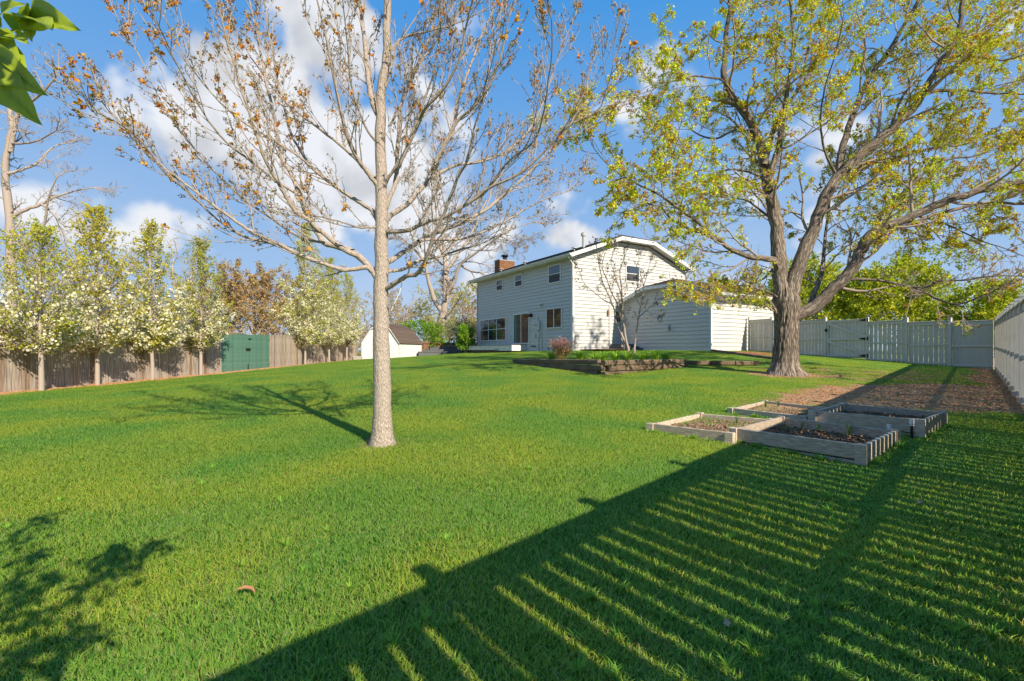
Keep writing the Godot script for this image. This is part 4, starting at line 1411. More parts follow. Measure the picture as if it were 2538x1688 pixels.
	young_limb("branch", 0.022, 0.006, [V(-1.42, 3.00, -5.36), V(-1.33, 3.13, -5.31), V(-1.21, 3.23, -5.25), V(-1.07, 3.51, -5.18), V(-0.87, 3.98, -5.10), V(-0.80, 4.16, -5.03), V(-0.74, 4.44, -4.94), V(-0.69, 4.76, -4.86)])
	young_limb("branch", 0.036, 0.006, [V(-1.42, 2.57, -5.36), V(-1.38, 2.68, -5.41), V(-1.20, 2.84, -5.48), V(-1.07, 3.02, -5.55), V(-0.94, 3.20, -5.63), V(-0.91, 3.40, -5.71), V(-0.71, 3.83, -5.79), V(-0.66, 4.23, -5.88), V(-0.54, 4.63, -5.97), V(-0.40, 5.10, -6.07), V(-0.21, 5.62, -6.16), V(-0.16, 6.07, -6.26)])
	young_limb("branch", 0.027, 0.007, [V(-1.32, 3.17, -5.36), V(-1.20, 3.30, -5.29), V(-0.98, 3.68, -5.19), V(-0.90, 3.75, -5.08), V(-0.69, 3.90, -4.97), V(-0.53, 4.12, -4.85), V(-0.44, 4.40, -4.72), V(-0.36, 4.56, -4.59), V(-0.32, 4.74, -4.46)])
	young_limb("branch", 0.030, 0.005, [V(-1.41, 2.49, -5.36), V(-1.35, 2.49, -5.31), V(-1.13, 2.49, -5.25), V(-0.93, 2.56, -5.19), V(-0.73, 2.60, -5.12), V(-0.47, 2.71, -5.04), V(-0.23, 2.86, -4.96), V(0.01, 2.94, -4.88), V(0.21, 3.05, -4.80), V(0.40, 3.22, -4.72), V(0.53, 3.33, -4.63), V(0.80, 3.44, -4.54), V(0.87, 3.59, -4.45), V(0.91, 3.76, -4.36)])
	young_limb("branch", 0.036, 0.006, [V(-1.42, 2.12, -5.36), V(-1.39, 2.18, -5.42), V(-1.25, 2.29, -5.49), V(-1.08, 2.44, -5.57), V(-0.93, 2.55, -5.65), V(-0.67, 2.67, -5.74), V(-0.33, 2.88, -5.84), V(-0.14, 3.06, -5.94), V(0.14, 3.34, -6.04), V(0.46, 3.70, -6.14), V(0.74, 4.09, -6.24), V(0.95, 4.54, -6.35), V(1.06, 5.00, -6.46)])
	young_limb("branch", 0.022, 0.004, [V(-1.04, 2.40, -5.36), V(-0.94, 2.45, -5.49), V(-0.62, 2.49, -5.66), V(-0.36, 2.62, -5.85), V(-0.15, 2.77, -6.06), V(0.12, 2.99, -6.27), V(0.48, 3.24, -6.49), V(0.79, 3.42, -6.72), V(1.04, 3.74, -6.96)])
	young_limb("branch", 0.034, 0.005, [V(-1.41, 1.86, -5.36), V(-1.34, 1.89, -5.29), V(-1.14, 1.98, -5.20), V(-1.00, 2.00, -5.11), V(-0.90, 2.11, -5.00), V(-0.79, 2.35, -4.89), V(-0.66, 2.57, -4.78), V(-0.53, 2.83, -4.66), V(-0.42, 2.98, -4.54), V(-0.35, 3.20, -4.42), V(-0.26, 3.43, -4.29), V(-0.20, 3.64, -4.16)])
	young_limb("branch", 0.024, 0.004, [V(-1.42, 2.04, -5.36), V(-1.36, 2.08, -5.43), V(-1.23, 2.12, -5.53), V(-1.08, 2.24, -5.64), V(-0.87, 2.30, -5.75), V(-0.63, 2.41, -5.87), V(-0.37, 2.52, -6.00), V(-0.05, 2.71, -6.13), V(0.26, 2.85, -6.26)])
	young_limb("branch", 0.026, 0.006, [V(-0.85, 3.27, -5.36), V(-0.61, 3.69, -5.30), V(-0.46, 3.78, -5.23), V(-0.30, 3.90, -5.14), V(-0.14, 4.19, -5.05), V(-0.06, 4.47, -4.96), V(0.01, 4.76, -4.86)])
	young_limb("branch", 0.022, 0.005, [V(-0.90, 3.10, -5.36), V(-0.64, 3.29, -5.49), V(-0.35, 3.40, -5.65), V(-0.04, 3.61, -5.83), V(0.25, 3.99, -6.02), V(0.46, 4.56, -6.23), V(0.64, 5.17, -6.44), V(0.84, 5.72, -6.66)])
	young_limb("branch", 0.018, 0.004, [V(-0.50, 2.81, -5.36), V(-0.28, 2.91, -5.22), V(-0.04, 3.16, -5.05), V(0.22, 3.29, -4.85), V(0.30, 3.46, -4.64), V(0.33, 3.64, -4.43), V(0.35, 3.81, -4.20), V(0.32, 3.92, -3.96)])
	young_limb("branch", 0.020, 0.004, [V(-2.36, 2.91, -5.36), V(-2.54, 3.01, -5.23), V(-2.73, 3.17, -5.07), V(-2.90, 3.30, -4.89), V(-3.00, 3.49, -4.70), V(-3.03, 3.68, -4.49), V(-3.06, 3.91, -4.28), V(-3.03, 4.06, -4.06)])
	young_limb("branch", 0.018, 0.004, [V(-2.13, 3.13, -5.36), V(-2.34, 3.32, -5.31), V(-2.64, 3.50, -5.25), V(-2.96, 3.69, -5.19), V(-3.26, 4.00, -5.11), V(-3.44, 4.30, -5.04), V(-3.60, 4.65, -4.96)])
	young_limb("branch", 0.018, 0.004, [V(-2.08, 2.38, -5.36), V(-2.38, 2.46, -5.41), V(-2.71, 2.67, -5.47), V(-3.09, 2.94, -5.54), V(-3.48, 3.29, -5.62), V(-3.84, 3.68, -5.70), V(-4.21, 4.19, -5.78), V(-4.55, 4.81, -5.87), V(-4.87, 5.30, -5.96)])
	young_limb("branch", 0.016, 0.004, [V(-2.60, 2.37, -5.36), V(-2.86, 2.41, -5.21), V(-3.07, 2.55, -5.03), V(-3.24, 2.78, -4.82), V(-3.30, 2.87, -4.59), V(-3.33, 3.05, -4.36), V(-3.32, 3.10, -4.11), V(-3.31, 3.08, -3.86)])
	young_limb("branch", 0.016, 0.004, [V(-1.36, 3.68, -5.36), V(-1.28, 3.93, -5.48), V(-1.11, 4.46, -5.63), V(-0.93, 4.87, -5.79), V(-0.64, 5.36, -5.97), V(-0.49, 5.88, -6.16)])
	young_limb("branch", 0.016, 0.004, [V(-1.50, 3.49, -5.36), V(-1.59, 3.62, -5.23), V(-1.68, 3.95, -5.06), V(-1.66, 4.28, -4.87), V(-1.63, 4.49, -4.67), V(-1.58, 4.66, -4.46)])
	young_limb("branch", 0.018, 0.004, [V(-1.36, 4.50, -5.36), V(-1.21, 4.68, -5.39), V(-0.92, 4.78, -5.43), V(-0.59, 4.91, -5.47), V(-0.29, 5.09, -5.51), V(-0.04, 5.32, -5.56)])
	# the root flare
	var g := Geo.new()
	g.tube(PackedVector3Array([at(-1.44, 5.36, -0.06), at(-1.44, 5.36, 0.03), at(-1.44, 5.36, 0.12), at(-1.44, 5.36, 0.3)]), PackedFloat32Array([0.20, 0.145, 0.118, 0.106]), 16, Color(1, 1, 1), 2.0)
	yw.big.append(["root_flare", g])
	commit_tree(o, yw, M.young_bark, M.twig)
	var reds := leaf_quads(9, 0.042, 0.028, [Color(0.72, 0.33, 0.05), Color(0.56, 0.22, 0.05), Color(0.62, 0.40, 0.07), Color(0.40, 0.17, 0.06)], 0.7)
	var buds := leaf_quads(4, 0.020, 0.012, [Color(0.30, 0.20, 0.12), Color(0.22, 0.16, 0.12), Color(0.35, 0.28, 0.1)], -0.4)
	var lush := func(p: Vector3) -> float:
		# leaves have opened on the left and top first
		var side := smoothstep(0.6, -2.4, p.x + 1.44)
		var high := smoothstep(2.2, 5.5, p.y)
		return clampf(0.004 + 0.050 * side * (0.3 + high) + 0.010 * high, 0, 0.5)
	leaves_on(o, "leaf_clusters", yw, reds, M.leaf, lush, func(_p): return Color.WHITE.lerp(Color(1.35, 1.1, 0.7), rng.randf()), 0.5, 1.1, 0.01)
	leaves_on(o, "buds", yw, buds, M.leaf, func(_p): return 0.30, func(_p): return Color.WHITE, 0.6, 1.2)
	# the pale cord that hangs from the low branch
	var c := thing("cord", "thin pale cord hanging from a low right branch of the young maple", "cord", V(-1.191, 1.992, -5.300))
	var k := Geo.new()
	k.tube(PackedVector3Array([V(0, 0, 0), V(-0.04, -0.17, 0.01), V(-0.13, -0.37, 0.02)]), PackedFloat32Array([0.004, 0.004, 0.003]), 5)
	part(c, "strand", k.mesh(), M.white_plastic)

var bw: Wood
var bopt := {"segs": [7, 5, 4], "kids": [6, 4, 0], "sides": [6, 4, 3], "wig": 0.24, "up": [0.05, 0.02, -0.03], "rmin": 0.0065, "rmax": 0.045, "leaf_from": 1, "leafy": 0.85, "bare_base": 0.15, "ratio": 0.52, "angle": 0.8}
func big_limb(called: String, r0: float, r1: float, raw: Array) -> void:
	var low: bool = raw[-1].y < 4.2
	limb_into(bw, called, r0 * 0.80, r1 * 0.75, raw, 14 if r0 > 0.15 else 9, bopt, 0.42, 0.22, 1.2 if low else 2.3, 0.8 if low else 1.5)

func rough_trunk(path: Array, radii: Array, sides: int, rings: int, depth: float, sd: int, lobes: float) -> Geo:
	# a furrowed trunk: vertical ridges cut into the surface itself
	var nz := FastNoiseLite.new()
	nz.seed = sd
	nz.frequency = 1.0
	nz.fractal_type = FastNoiseLite.FRACTAL_RIDGED
	nz.fractal_octaves = 3
	var p := smooth(PackedVector3Array(path), rings)
	var rads := PackedVector3Array()
	for r in radii:
		rads.append(V(r, 0, 0))
	var rr := smooth(rads, rings)
	var g := Geo.new()
	var m := p.size()
	for i in m:
		var low := clampf(1.0 - float(i) / (m * 0.16), 0.0, 1.0)
		for j in sides + 1:
			var a := TAU * (j % sides) / sides
			var twist := a + p[i].y * 0.22
			var f := nz.get_noise_3d(cos(twist) * 4.6, p[i].y * 0.6, sin(twist) * 4.6)
			var k: float = rr[i].x * (1.0 + low * low * 0.22 * sin(a * lobes + 0.7)) + depth * (f - 0.1)
			g.v.append(p[i] + V(cos(a), 0, sin(a)) * k)
			g.n.append(V(cos(a), 0, sin(a)))
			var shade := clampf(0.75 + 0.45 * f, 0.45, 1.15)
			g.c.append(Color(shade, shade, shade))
			g.uv.append(Vector2(5.0 * j / sides, p[i].y * 1.2))
	for i in m - 1:
		for j in sides:
			var a := i * (sides + 1) + j
			var b := a + sides + 1
			g.ix.append_array([a, b + 1, b, a, a + 1, b + 1])
	# normals from the furrowed surface
	for i in m:
		for j in sides + 1:
			var c := i * (sides + 1)
			var l: Vector3 = g.v[c + (j - 1 + sides) % sides]
			var r: Vector3 = g.v[c + (j + 1) % sides]
			var u: Vector3 = g.v[mini(i + 1, m - 1) * (sides + 1) + j]
			var d: Vector3 = g.v[maxi(i - 1, 0) * (sides + 1) + j]
			var nn := (r - l).cross(u - d).normalized()
			if nn.dot(g.n[c + j]) < 0: nn = -nn
			g.n[c + j] = nn
	return g

func make_big_tree() -> void:
	bw = Wood.new()
	bw.fine = Geo.new()
	var o := thing("big_maple", "big old maple with furrowed trunk and fresh yellow-green leaves", "tree", at(7.94, 14.0))
	var b := at(7.94, 14.0)
	var trunk := rough_trunk([b + V(0.0, -0.15, 0), b + V(0.0, 0.04, 0), b + V(-0.02, 0.30, 0), b + V(0.0, 0.8, 0), b + V(0.02, 1.3, 0), b + V(0.03, 1.75, 0), b + V(0.02, 2.15, 0), b + V(0.0, 2.5, 0)], [0.70, 0.52, 0.35, 0.305, 0.295, 0.315, 0.33, 0.20], 72, 9, 0.045, 5, 5.0)
	bw.big.append(["trunk", trunk])
	big_limb("limb", 0.300, 0.050, [V(7.86, 2.27, -14.00), V(7.83, 2.67, -14.03), V(7.84, 3.18, -14.06), V(7.80, 3.82, -14.10), V(7.75, 4.83, -14.15), V(7.55, 5.91, -14.19), V(7.41, 6.83, -14.24), V(7.18, 7.71, -14.29), V(6.82, 8.38, -14.34), V(6.42, 9.05, -14.39), V(6.34, 9.78, -14.44), V(6.46, 10.90, -14.49), V(6.59, 11.75, -14.55), V(6.71, 12.58, -14.60)])
	big_limb("limb", 0.140, 0.030, [V(7.47, 5.82, -14.00), V(7.48, 6.35, -13.95), V(7.66, 6.96, -13.89), V(7.75, 7.87, -13.83), V(7.89, 8.86, -13.75), V(7.98, 10.01, -13.68), V(7.81, 11.06, -13.60)])
	big_limb("limb", 0.100, 0.030, [V(7.31, 6.57, -14.00), V(7.70, 7.76, -14.17), V(8.00, 8.25, -14.40), V(8.64, 9.06, -14.65), V(9.14, 10.41, -14.92), V(9.44, 11.82, -15.20)])
	big_limb("limb", 0.290, 0.050, [V(7.92, 2.29, -14.00), V(8.03, 2.79, -13.97), V(8.25, 3.58, -13.93), V(8.59, 4.50, -13.88), V(8.97, 5.53, -13.84), V(9.31, 6.12, -13.79), V(9.67, 6.53, -13.73), V(10.10, 6.92, -13.68), V(10.67, 7.41, -13.62), V(11.24, 7.99, -13.57), V(11.55, 8.47, -13.51), V(11.85, 9.09, -13.45), V(12.15, 9.56, -13.39), V(12.34, 9.92, -13.33), V(12.37, 10.82, -13.26), V(12.36, 11.49, -13.20)])
	big_limb("limb", 0.140, 0.050, [V(9.27, 5.94, -14.00), V(9.52, 6.36, -14.10), V(9.76, 7.26, -14.23), V(10.18, 8.29, -14.37), V(10.72, 9.35, -14.52), V(11.39, 10.20, -14.68), V(11.96, 11.02, -14.85), V(12.67, 12.10, -15.02), V(13.13, 12.91, -15.20)])
	big_limb("limb", 0.060, 0.020, [V(10.86, 9.78, -14.00), V(11.81, 10.62, -14.42), V(12.79, 11.31, -14.96), V(14.00, 12.21, -15.56), V(15.02, 13.39, -16.20)])
	big_limb("limb", 0.250, 0.070, [V(7.89, 2.10, -14.00), V(8.15, 2.20, -13.93), V(8.50, 2.35, -13.84), V(8.90, 2.69, -13.74), V(9.18, 3.05, -13.64), V(9.47, 3.37, -13.52), V(9.72, 4.05, -13.41), V(9.87, 4.39, -13.29), V(10.31, 4.64, -13.16), V(10.85, 4.84, -13.04), V(11.46, 5.14, -12.91), V(12.30, 5.39, -12.77), V(13.40, 5.63, -12.64), V(13.95, 5.77, -12.50)])
	big_limb("limb", 0.090, 0.040, [V(10.15, 4.18, -14.00), V(10.67, 4.57, -13.94), V(11.28, 4.76, -13.87), V(11.98, 5.05, -13.78), V(12.68, 5.23, -13.69), V(13.35, 5.35, -13.60), V(14.31, 5.29, -13.50), V(14.95, 5.20, -13.40)])
	big_limb("limb", 0.060, 0.012, [V(9.39, 3.11, -14.00), V(9.52, 3.22, -13.84), V(10.13, 3.19, -13.62), V(10.58, 3.07, -13.39), V(10.83, 2.94, -13.13), V(11.05, 2.88, -12.87), V(11.16, 3.01, -12.59), V(11.56, 2.98, -12.31), V(11.79, 3.03, -12.01), V(12.24, 3.00, -11.71), V(12.52, 2.91, -11.40)])
	big_limb("limb", 0.050, 0.012, [V(11.54, 3.06, -14.00), V(11.58, 2.84, -13.54), V(11.41, 2.56, -12.93), V(11.37, 2.37, -12.27), V(11.23, 2.51, -11.55), V(10.89, 2.57, -10.80)])
	big_limb("limb", 0.040, 0.010, [V(11.66, 5.11, -14.00), V(12.02, 4.95, -13.83), V(12.48, 4.64, -13.60), V(12.97, 4.22, -13.35), V(13.30, 3.98, -13.08), V(13.56, 3.69, -12.79), V(13.72, 3.52, -12.50)])
	big_limb("limb", 0.110, 0.030, [V(8.60, 2.37, -14.00), V(8.93, 2.94, -14.23), V(9.29, 3.42, -14.53), V(9.58, 4.03, -14.87), V(9.92, 5.11, -15.22), V(10.32, 6.35, -15.60)])
	big_limb("limb", 0.130, 0.020, [V(7.82, 3.30, -14.00), V(7.63, 3.73, -13.93), V(7.41, 3.82, -13.84), V(6.84, 3.85, -13.73), V(6.17, 4.04, -13.62), V(5.62, 4.37, -13.51), V(4.97, 4.54, -13.39), V(4.47, 4.75, -13.26), V(4.04, 5.07, -13.13), V(3.64, 5.16, -13.00)])
	big_limb("limb", 0.070, 0.012, [V(6.34, 4.12, -14.00), V(5.72, 4.51, -13.81), V(5.23, 4.78, -13.56), V(4.43, 5.21, -13.28), V(3.84, 5.45, -12.98), V(3.09, 5.64, -12.66), V(2.45, 5.94, -12.34), V(2.06, 6.18, -12.00)])
	big_limb("limb", 0.060, 0.020, [V(7.63, 4.94, -14.00), V(7.60, 5.14, -14.28), V(7.46, 5.51, -14.65), V(7.34, 5.86, -15.06), V(7.12, 6.10, -15.50)])
	big_limb("limb", 0.070, 0.020, [V(11.91, 8.59, -14.00), V(12.24, 8.74, -14.09), V(12.63, 8.85, -14.21), V(13.56, 8.92, -14.35), V(14.50, 8.91, -14.49), V(15.52, 8.97, -14.64), V(16.52, 9.14, -14.80)])
	big_limb("limb", 0.070, 0.015, [V(10.34, 6.57, -14.00), V(11.00, 6.83, -14.21), V(11.78, 7.04, -14.48), V(12.58, 7.33, -14.78), V(13.42, 7.57, -15.11), V(14.60, 7.82, -15.45), V(15.93, 8.40, -15.80)])
	big_limb("limb", 0.080, 0.015, [V(10.59, 4.68, -14.00), V(10.99, 5.42, -13.95), V(11.51, 5.97, -13.89), V(12.07, 6.52, -13.83), V(12.50, 6.65, -13.75), V(13.17, 6.72, -13.68), V(13.95, 7.03, -13.60)])
	big_limb("limb", 0.050, 0.012, [V(7.04, 7.58, -14.00), V(6.61, 7.75, -14.38), V(6.30, 7.73, -14.87), V(5.97, 8.08, -15.41), V(5.62, 8.78, -15.99), V(5.39, 9.51, -16.60)])
	big_limb("limb", 0.050, 0.012, [V(6.66, 8.21, -14.00), V(6.04, 8.79, -13.68), V(5.50, 8.68, -13.27), V(4.85, 8.47, -12.81), V(4.22, 8.08, -12.32), V(3.72, 7.74, -11.80)])
	big_limb("limb", 0.050, 0.012, [V(12.34, 9.42, -14.00), V(12.54, 9.51, -13.66), V(12.73, 9.24, -13.22), V(12.94, 8.83, -12.73), V(13.07, 8.73, -12.20)])
	big_limb("limb", 0.050, 0.012, [V(10.96, 7.58, -14.00), V(11.62, 8.77, -14.35), V(12.92, 9.94, -14.80), V(14.46, 11.06, -15.30), V(15.96, 11.84, -15.84), V(17.42, 12.51, -16.40)])
	big_limb("limb", 0.045, 0.012, [V(7.50, 6.07, -14.00), V(6.81, 6.18, -13.62), V(6.03, 6.12, -13.13), V(5.22, 5.80, -12.59), V(4.44, 5.37, -12.01), V(3.80, 5.37, -11.40)])
	big_limb("limb", 0.040, 0.010, [V(9.08, 5.58, -14.00), V(10.10, 5.94, -14.38), V(11.11, 6.37, -14.87), V(12.21, 6.42, -15.41), V(13.53, 6.91, -15.99), V(14.94, 6.98, -16.60)])
	big_limb("limb", 0.050, 0.012, [V(9.45, 6.19, -14.00), V(8.85, 6.81, -13.65), V(8.44, 7.45, -13.20), V(8.23, 8.13, -12.70), V(8.16, 8.71, -12.16), V(7.94, 9.09, -11.60)])
	big_limb("limb", 0.050, 0.012, [V(7.77, 3.80, -14.00), V(7.51, 3.36, -14.38), V(7.30, 3.23, -14.87), V(7.08, 3.24, -15.42), V(6.78, 3.24, -16.00)])
	big_limb("limb", 0.040, 0.010, [V(7.78, 2.67, -14.00), V(7.26, 2.85, -13.65), V(6.66, 2.85, -13.20), V(5.95, 2.53, -12.70), V(5.26, 2.36, -12.16), V(4.65, 2.41, -11.60)])
	big_limb("limb", 0.100, 0.030, [V(7.75, 2.10, -14.00), V(7.43, 2.53, -13.87), V(7.18, 2.71, -13.69), V(6.96, 2.88, -13.50)])
	commit_tree(o, bw, M.old_bark, M.twig_dark)
	# the lowest boughs carry hardly any leaves yet
	var low_bare := func(p: Vector3) -> float: return 0.06 if (p.x > 9.5 and p.y < 3.9) else 0.30 if p.y < 3.5 else 1.0
	var gold := leaf_quads(12, 0.062, 0.10, [Color(0.80, 0.77, 0.035), Color(0.86, 0.79, 0.05), Color(0.62, 0.72, 0.04), Color(0.82, 0.62, 0.045)], 0.35)
	var rust := leaf_quads(12, 0.045, 0.085, [Color(0.74, 0.48, 0.05), Color(0.66, 0.36, 0.05), Color(0.72, 0.58, 0.06)], 0.2)
	leaves_on(o, "leaf_clusters", bw, gold, M.leaf, func(p): return 0.52 * low_bare.call(p) * clampf(0.75 + 0.9 * n1.get_noise_3d(p.x * 5, p.y * 5, p.z * 5), 0, 1), func(p): return Color(0.75, 0.95, 0.9).lerp(Color(1.12, 1.02, 1.0), clampf(0.5 + n2.get_noise_3d(p.x * 4, p.y * 4, p.z * 4), 0, 1)), 0.5, 1.15, 0.05)
	leaves_on(o, "flower_clusters", bw, rust, M.leaf, func(p): return 0.40 * low_bare.call(p) * clampf(0.75 + 1.0 * n2.get_noise_3d(p.x * 5 + 40, p.y * 5, p.z * 5), 0, 1), func(_p): return Color.WHITE, 0.6, 1.2, 0.03)

# ---------------------------------------------------------------- other trees and bushes
func pear(label: String, x: float, f: float, top: float, half: float, sd: int) -> void:
	rng.seed = sd
	var o := thing("pear_tree", label, "tree", at(x, f), 0.0, "blossoming pear trees along the weathered fence")
	var w := Wood.new()
	w.fine = Geo.new()
	var b := o.position
	var h := top - b.y
	var lean := V(rnd(-0.1, 0.1), 0, rnd(-0.1, 0.1))
	var pts := PackedVector3Array([b - V(0, 0.1, 0), b + V(0, 0.5, 0), b + V(0, 1.4, 0) + lean * 0.5, b + V(0, h * 0.5, 0) + lean, b + V(0, h * 0.8, 0) + lean, b + V(0, h * 0.98, 0) + lean * 1.3])
	var p := smooth(pts, 4)
	var g := Geo.new()
	g.tube(p, taper(p, 0.075, 0.012, 0.9), 10, Color.WHITE, 1.0)
	w.big.append(["trunk", g])
	var opt := {"segs": [6, 4], "kids": [6, 0], "sides": [5, 3], "wig": 0.17, "up": [0.10, 0.06], "rmin": 0.004, "rmax": 0.03, "leaf_from": 0, "leafy": 1.0, "bare_base": 0.15, "ratio": 0.42, "angle": 0.7}
	var n := int(44 + h * 6)
	for k in n:
		var t := pow(float(k) / n, 1.5)
		var y := lerpf(1.02, h * 0.95, t)
		var rad := half * (0.62 + 0.38 * smoothstep(0.0, 0.16, t)) * pow(1.0 - t, 0.95) + 0.12
		var az := k * 2.4 + rnd(-0.5, 0.5)
		var rise := lerpf(0.45, 2.2, t)
		var d := V(cos(az), rise, sin(az))
		var q := b + V(0, y, 0) + lean * clampf(y / h, 0, 1)
		twig(w, q, d, rad * sqrt(1 + rise * rise) * rnd(0.8, 1.2), 0.022 * (1.05 - t), 0, opt)
	commit_tree(o, w, M.twig_grey, M.twig_grey)
	var green := leaf_quads(7, 0.075, 0.15, [Color(0.48, 0.48, 0.05), Color(0.52, 0.56, 0.08), Color(0.56, 0.54, 0.10), Color(0.28, 0.36, 0.04)], 0.2)
	var white := flower_quads(12, 0.034, 0.17, Color(0.80, 0.77, 0.56))
	leaves_on(o, "leaves", w, green, M.leaf, func(p): return 0.78 * (1.05 - 0.62 * (p.y - b.y) / h), func(_p): return Color.WHITE.lerp(Color(1.2, 1.05, 0.8), rng.randf()), 0.6, 1.25)
	leaves_on(o, "blossom", w, white, M.petal, func(p): return 0.36 * smoothstep(0.75, 0.22, (p.y - b.y) / h), func(_p): return Color.WHITE, 0.7, 1.3)

# a bare or thinly leaved tree grown from its trunk
func grown_tree(called: String, label: String, p: Vector3, h: float, r: float, spread: float, opt: Dictionary, bark: Material, fine: Material, sd: int, limbs := 9, group := "") -> Array:
	rng.seed = sd
	var o := thing(called, label, "tree", p, 0.0, group)
	var w := Wood.new()
	w.fine = Geo.new()
	var k := V(rnd(-1, 1), 0, rnd(-1, 1)) * h * 0.03
	var pts := smooth(PackedVector3Array([p - V(0, 0.3, 0), p + V(0, h * 0.15, 0), p + V(0, h * 0.35, 0) + k, p + V(0, h * 0.6, 0) + k * 0.3]), 4)
	var g := Geo.new()
	g.tube(pts, taper(pts, r, r * 0.35), 10, Color.WHITE, 2.0)
	w.big.append(["trunk", g])
	for i in limbs:
		var t := rnd(0.3, 1.0)
		var q := pts[int(t * (pts.size() - 1))]
		var az := i * 2.4 + rnd(-0.4, 0.4)
		var up := lerpf(0.5, 1.5, t)
		twig(w, q, V(cos(az) * spread, up, sin(az) * spread), h * rnd(0.38, 0.55), r * 0.42, 0, opt)
	commit_tree(o, w, bark, fine)
	return [o, w]

func bush(called: String, label: String, p: Vector3, rad: Vector3, n: int, m: Mesh, mt: Material, tint: Callable, sd: int, category := "bush", stems: Material = null, scale0 := 0.7, scale1 := 1.3, group := "") -> Node3D:
	rng.seed = sd
	var o := thing(called, label, category, p, 0.0, group)
	var w := Wood.new()
	w.fine = Geo.new()
	var nz := FastNoiseLite.new()
	nz.seed = sd
	nz.frequency = 0.9 / maxf(rad.x, 0.3)
	# several stems that fan out, and clumps of leaves round their ends
	for k in 9:
		var e := p + V(rnd(-0.8, 0.8) * rad.x, rad.y * rnd(0.9, 1.7), rnd(-0.8, 0.8) * rad.z)
		var q := smooth(PackedVector3Array([p + V(rnd(-0.15, 0.15) * rad.x, -0.1, rnd(-0.15, 0.15) * rad.z), p.lerp(e, 0.45) + V(0, rad.y * 0.15, 0), e]), 4)
		w.fine.tube(q, taper(q, 0.02 + rad.y * 0.012, 0.006), 5)
	var where := []
	var tints := []
	var tries := 0
	while where.size() < n and tries < n * 8:
		tries += 1
		var d := dirv()
		var q := V(d.x * rad.x, d.y * rad.y, d.z * rad.z) * pow(rng.randf(), 0.28)
		q.y += rad.y
		var lump := nz.get_noise_3d(q.x, q.y, q.z)
		var edge := (V(q.x / rad.x, (q.y - rad.y) / rad.y, q.z / rad.z)).length()
		if lump * 1.5 + 0.35 < edge * 0.75 - 0.25 or q.y < 0.05:
			continue
		where.append(facing(q, dirv(), dirv(), rnd(scale0, scale1)))
		tints.append(tint.call(q))
	commit_tree(o, w, M.twig_dark, stems if stems else M.twig_dark)
	many(o, "foliage", m, mt, where, tints)
	return o

var sw: Wood
var sopt := {}
func bare_limb(called: String, r0: float, r1: float, raw: Array) -> void:
	limb_into(sw, called, r0, r1, raw, 10, sopt, sopt.every, 0.3, sopt.l0, sopt.l1)

func stems_tree(label: String, base: Vector3, paths: Array, sd: int) -> void:
	rng.seed = sd
	var o := thing("ornamental_tree", label, "tree", base, 0.0, "bare ornamental trees in the timber planter")
	sw = Wood.new()
	sw.fine = Geo.new()
	sopt = {"segs": [5, 4, 3], "kids": [4, 3, 0], "sides": [4, 3, 3], "wig": 0.22, "up": [0.10, 0.05, 0.02], "rmin": 0.0035, "rmax": 0.012, "leaf_from": 1, "leafy": 0.5, "bare_base": 0.2, "ratio": 0.5, "angle": 0.75, "every": 0.22, "l0": 0.7, "l1": 0.5}
	for q in paths:
		limb_into(sw, "stem", q[0], q[1], q[2], 8, sopt, 0.24, 0.35, 0.62, 0.45)
	commit_tree(o, sw, M.twig_grey, M.twig_grey)
	var bud := leaf_quads(4, 0.035, 0.02, [Color(0.30, 0.25, 0.10), Color(0.25, 0.16, 0.10), Color(0.36, 0.3, 0.08)], 0.0)
	leaves_on(o, "buds", sw, bud, M.leaf, func(_p): return 0.5, func(_p): return Color.WHITE, 0.6, 1.3)

func big_leaf() -> ArrayMesh:
	# a heart-shaped pointed leaf along +y, folded on its midrib, waved at the rim and bent back at the tip
	var g := Geo.new()
	var n := 14
	var m := 6
	for i in n + 1:
		var t := float(i) / n
		var half := 0.31 * pow(sin(PI * pow(t, 0.62)), 0.9) * (1.0 - 0.25 * t)
		for j in m + 1:
			var u := 2.0 * j / m - 1.0
			var x := u * half
			var y := t - 0.10 * absf(u) * (1.0 - t) * (1.0 - t)
			var z := -0.26 * t * t + 0.42 * absf(x) - 0.35 * x * x + 0.025 * sin(t * 17.0 + u * 2.0) * absf(u)
			g.v.append(V(x, y, z))
			g.n.append(Vector3.ZERO)
			g.uv.append(Vector2(u, t))
			var vein := 1.0 - 0.22 * (1.0 - smoothstep(0.0, 0.12, absf(u))) - 0.10 * smoothstep(0.75, 1.0, absf(sin(t * 22.0 - absf(u) * 4.0)))
			g.c.append(Color(vein, vein, vein))
	for i in n:
		for j in m:
			var a := i * (m + 1) + j
			for t in [[a, a + m + 2, a + 1], [a, a + m + 1, a + m + 2]]:
				g.ix.append_array(t)
				# clockwise from the front, the front looking along +z
				var nn: Vector3 = -(g.v[t[1]] - g.v[t[0]]).cross(g.v[t[2]] - g.v[t[0]])
				for k in t:
					g.n[k] += nn
	for i in g.n.size():
		g.n[i] = g.n[i].normalized() if g.n[i].length_squared() > 1e-12 else V(0, 0, 1)
	return g.mesh()

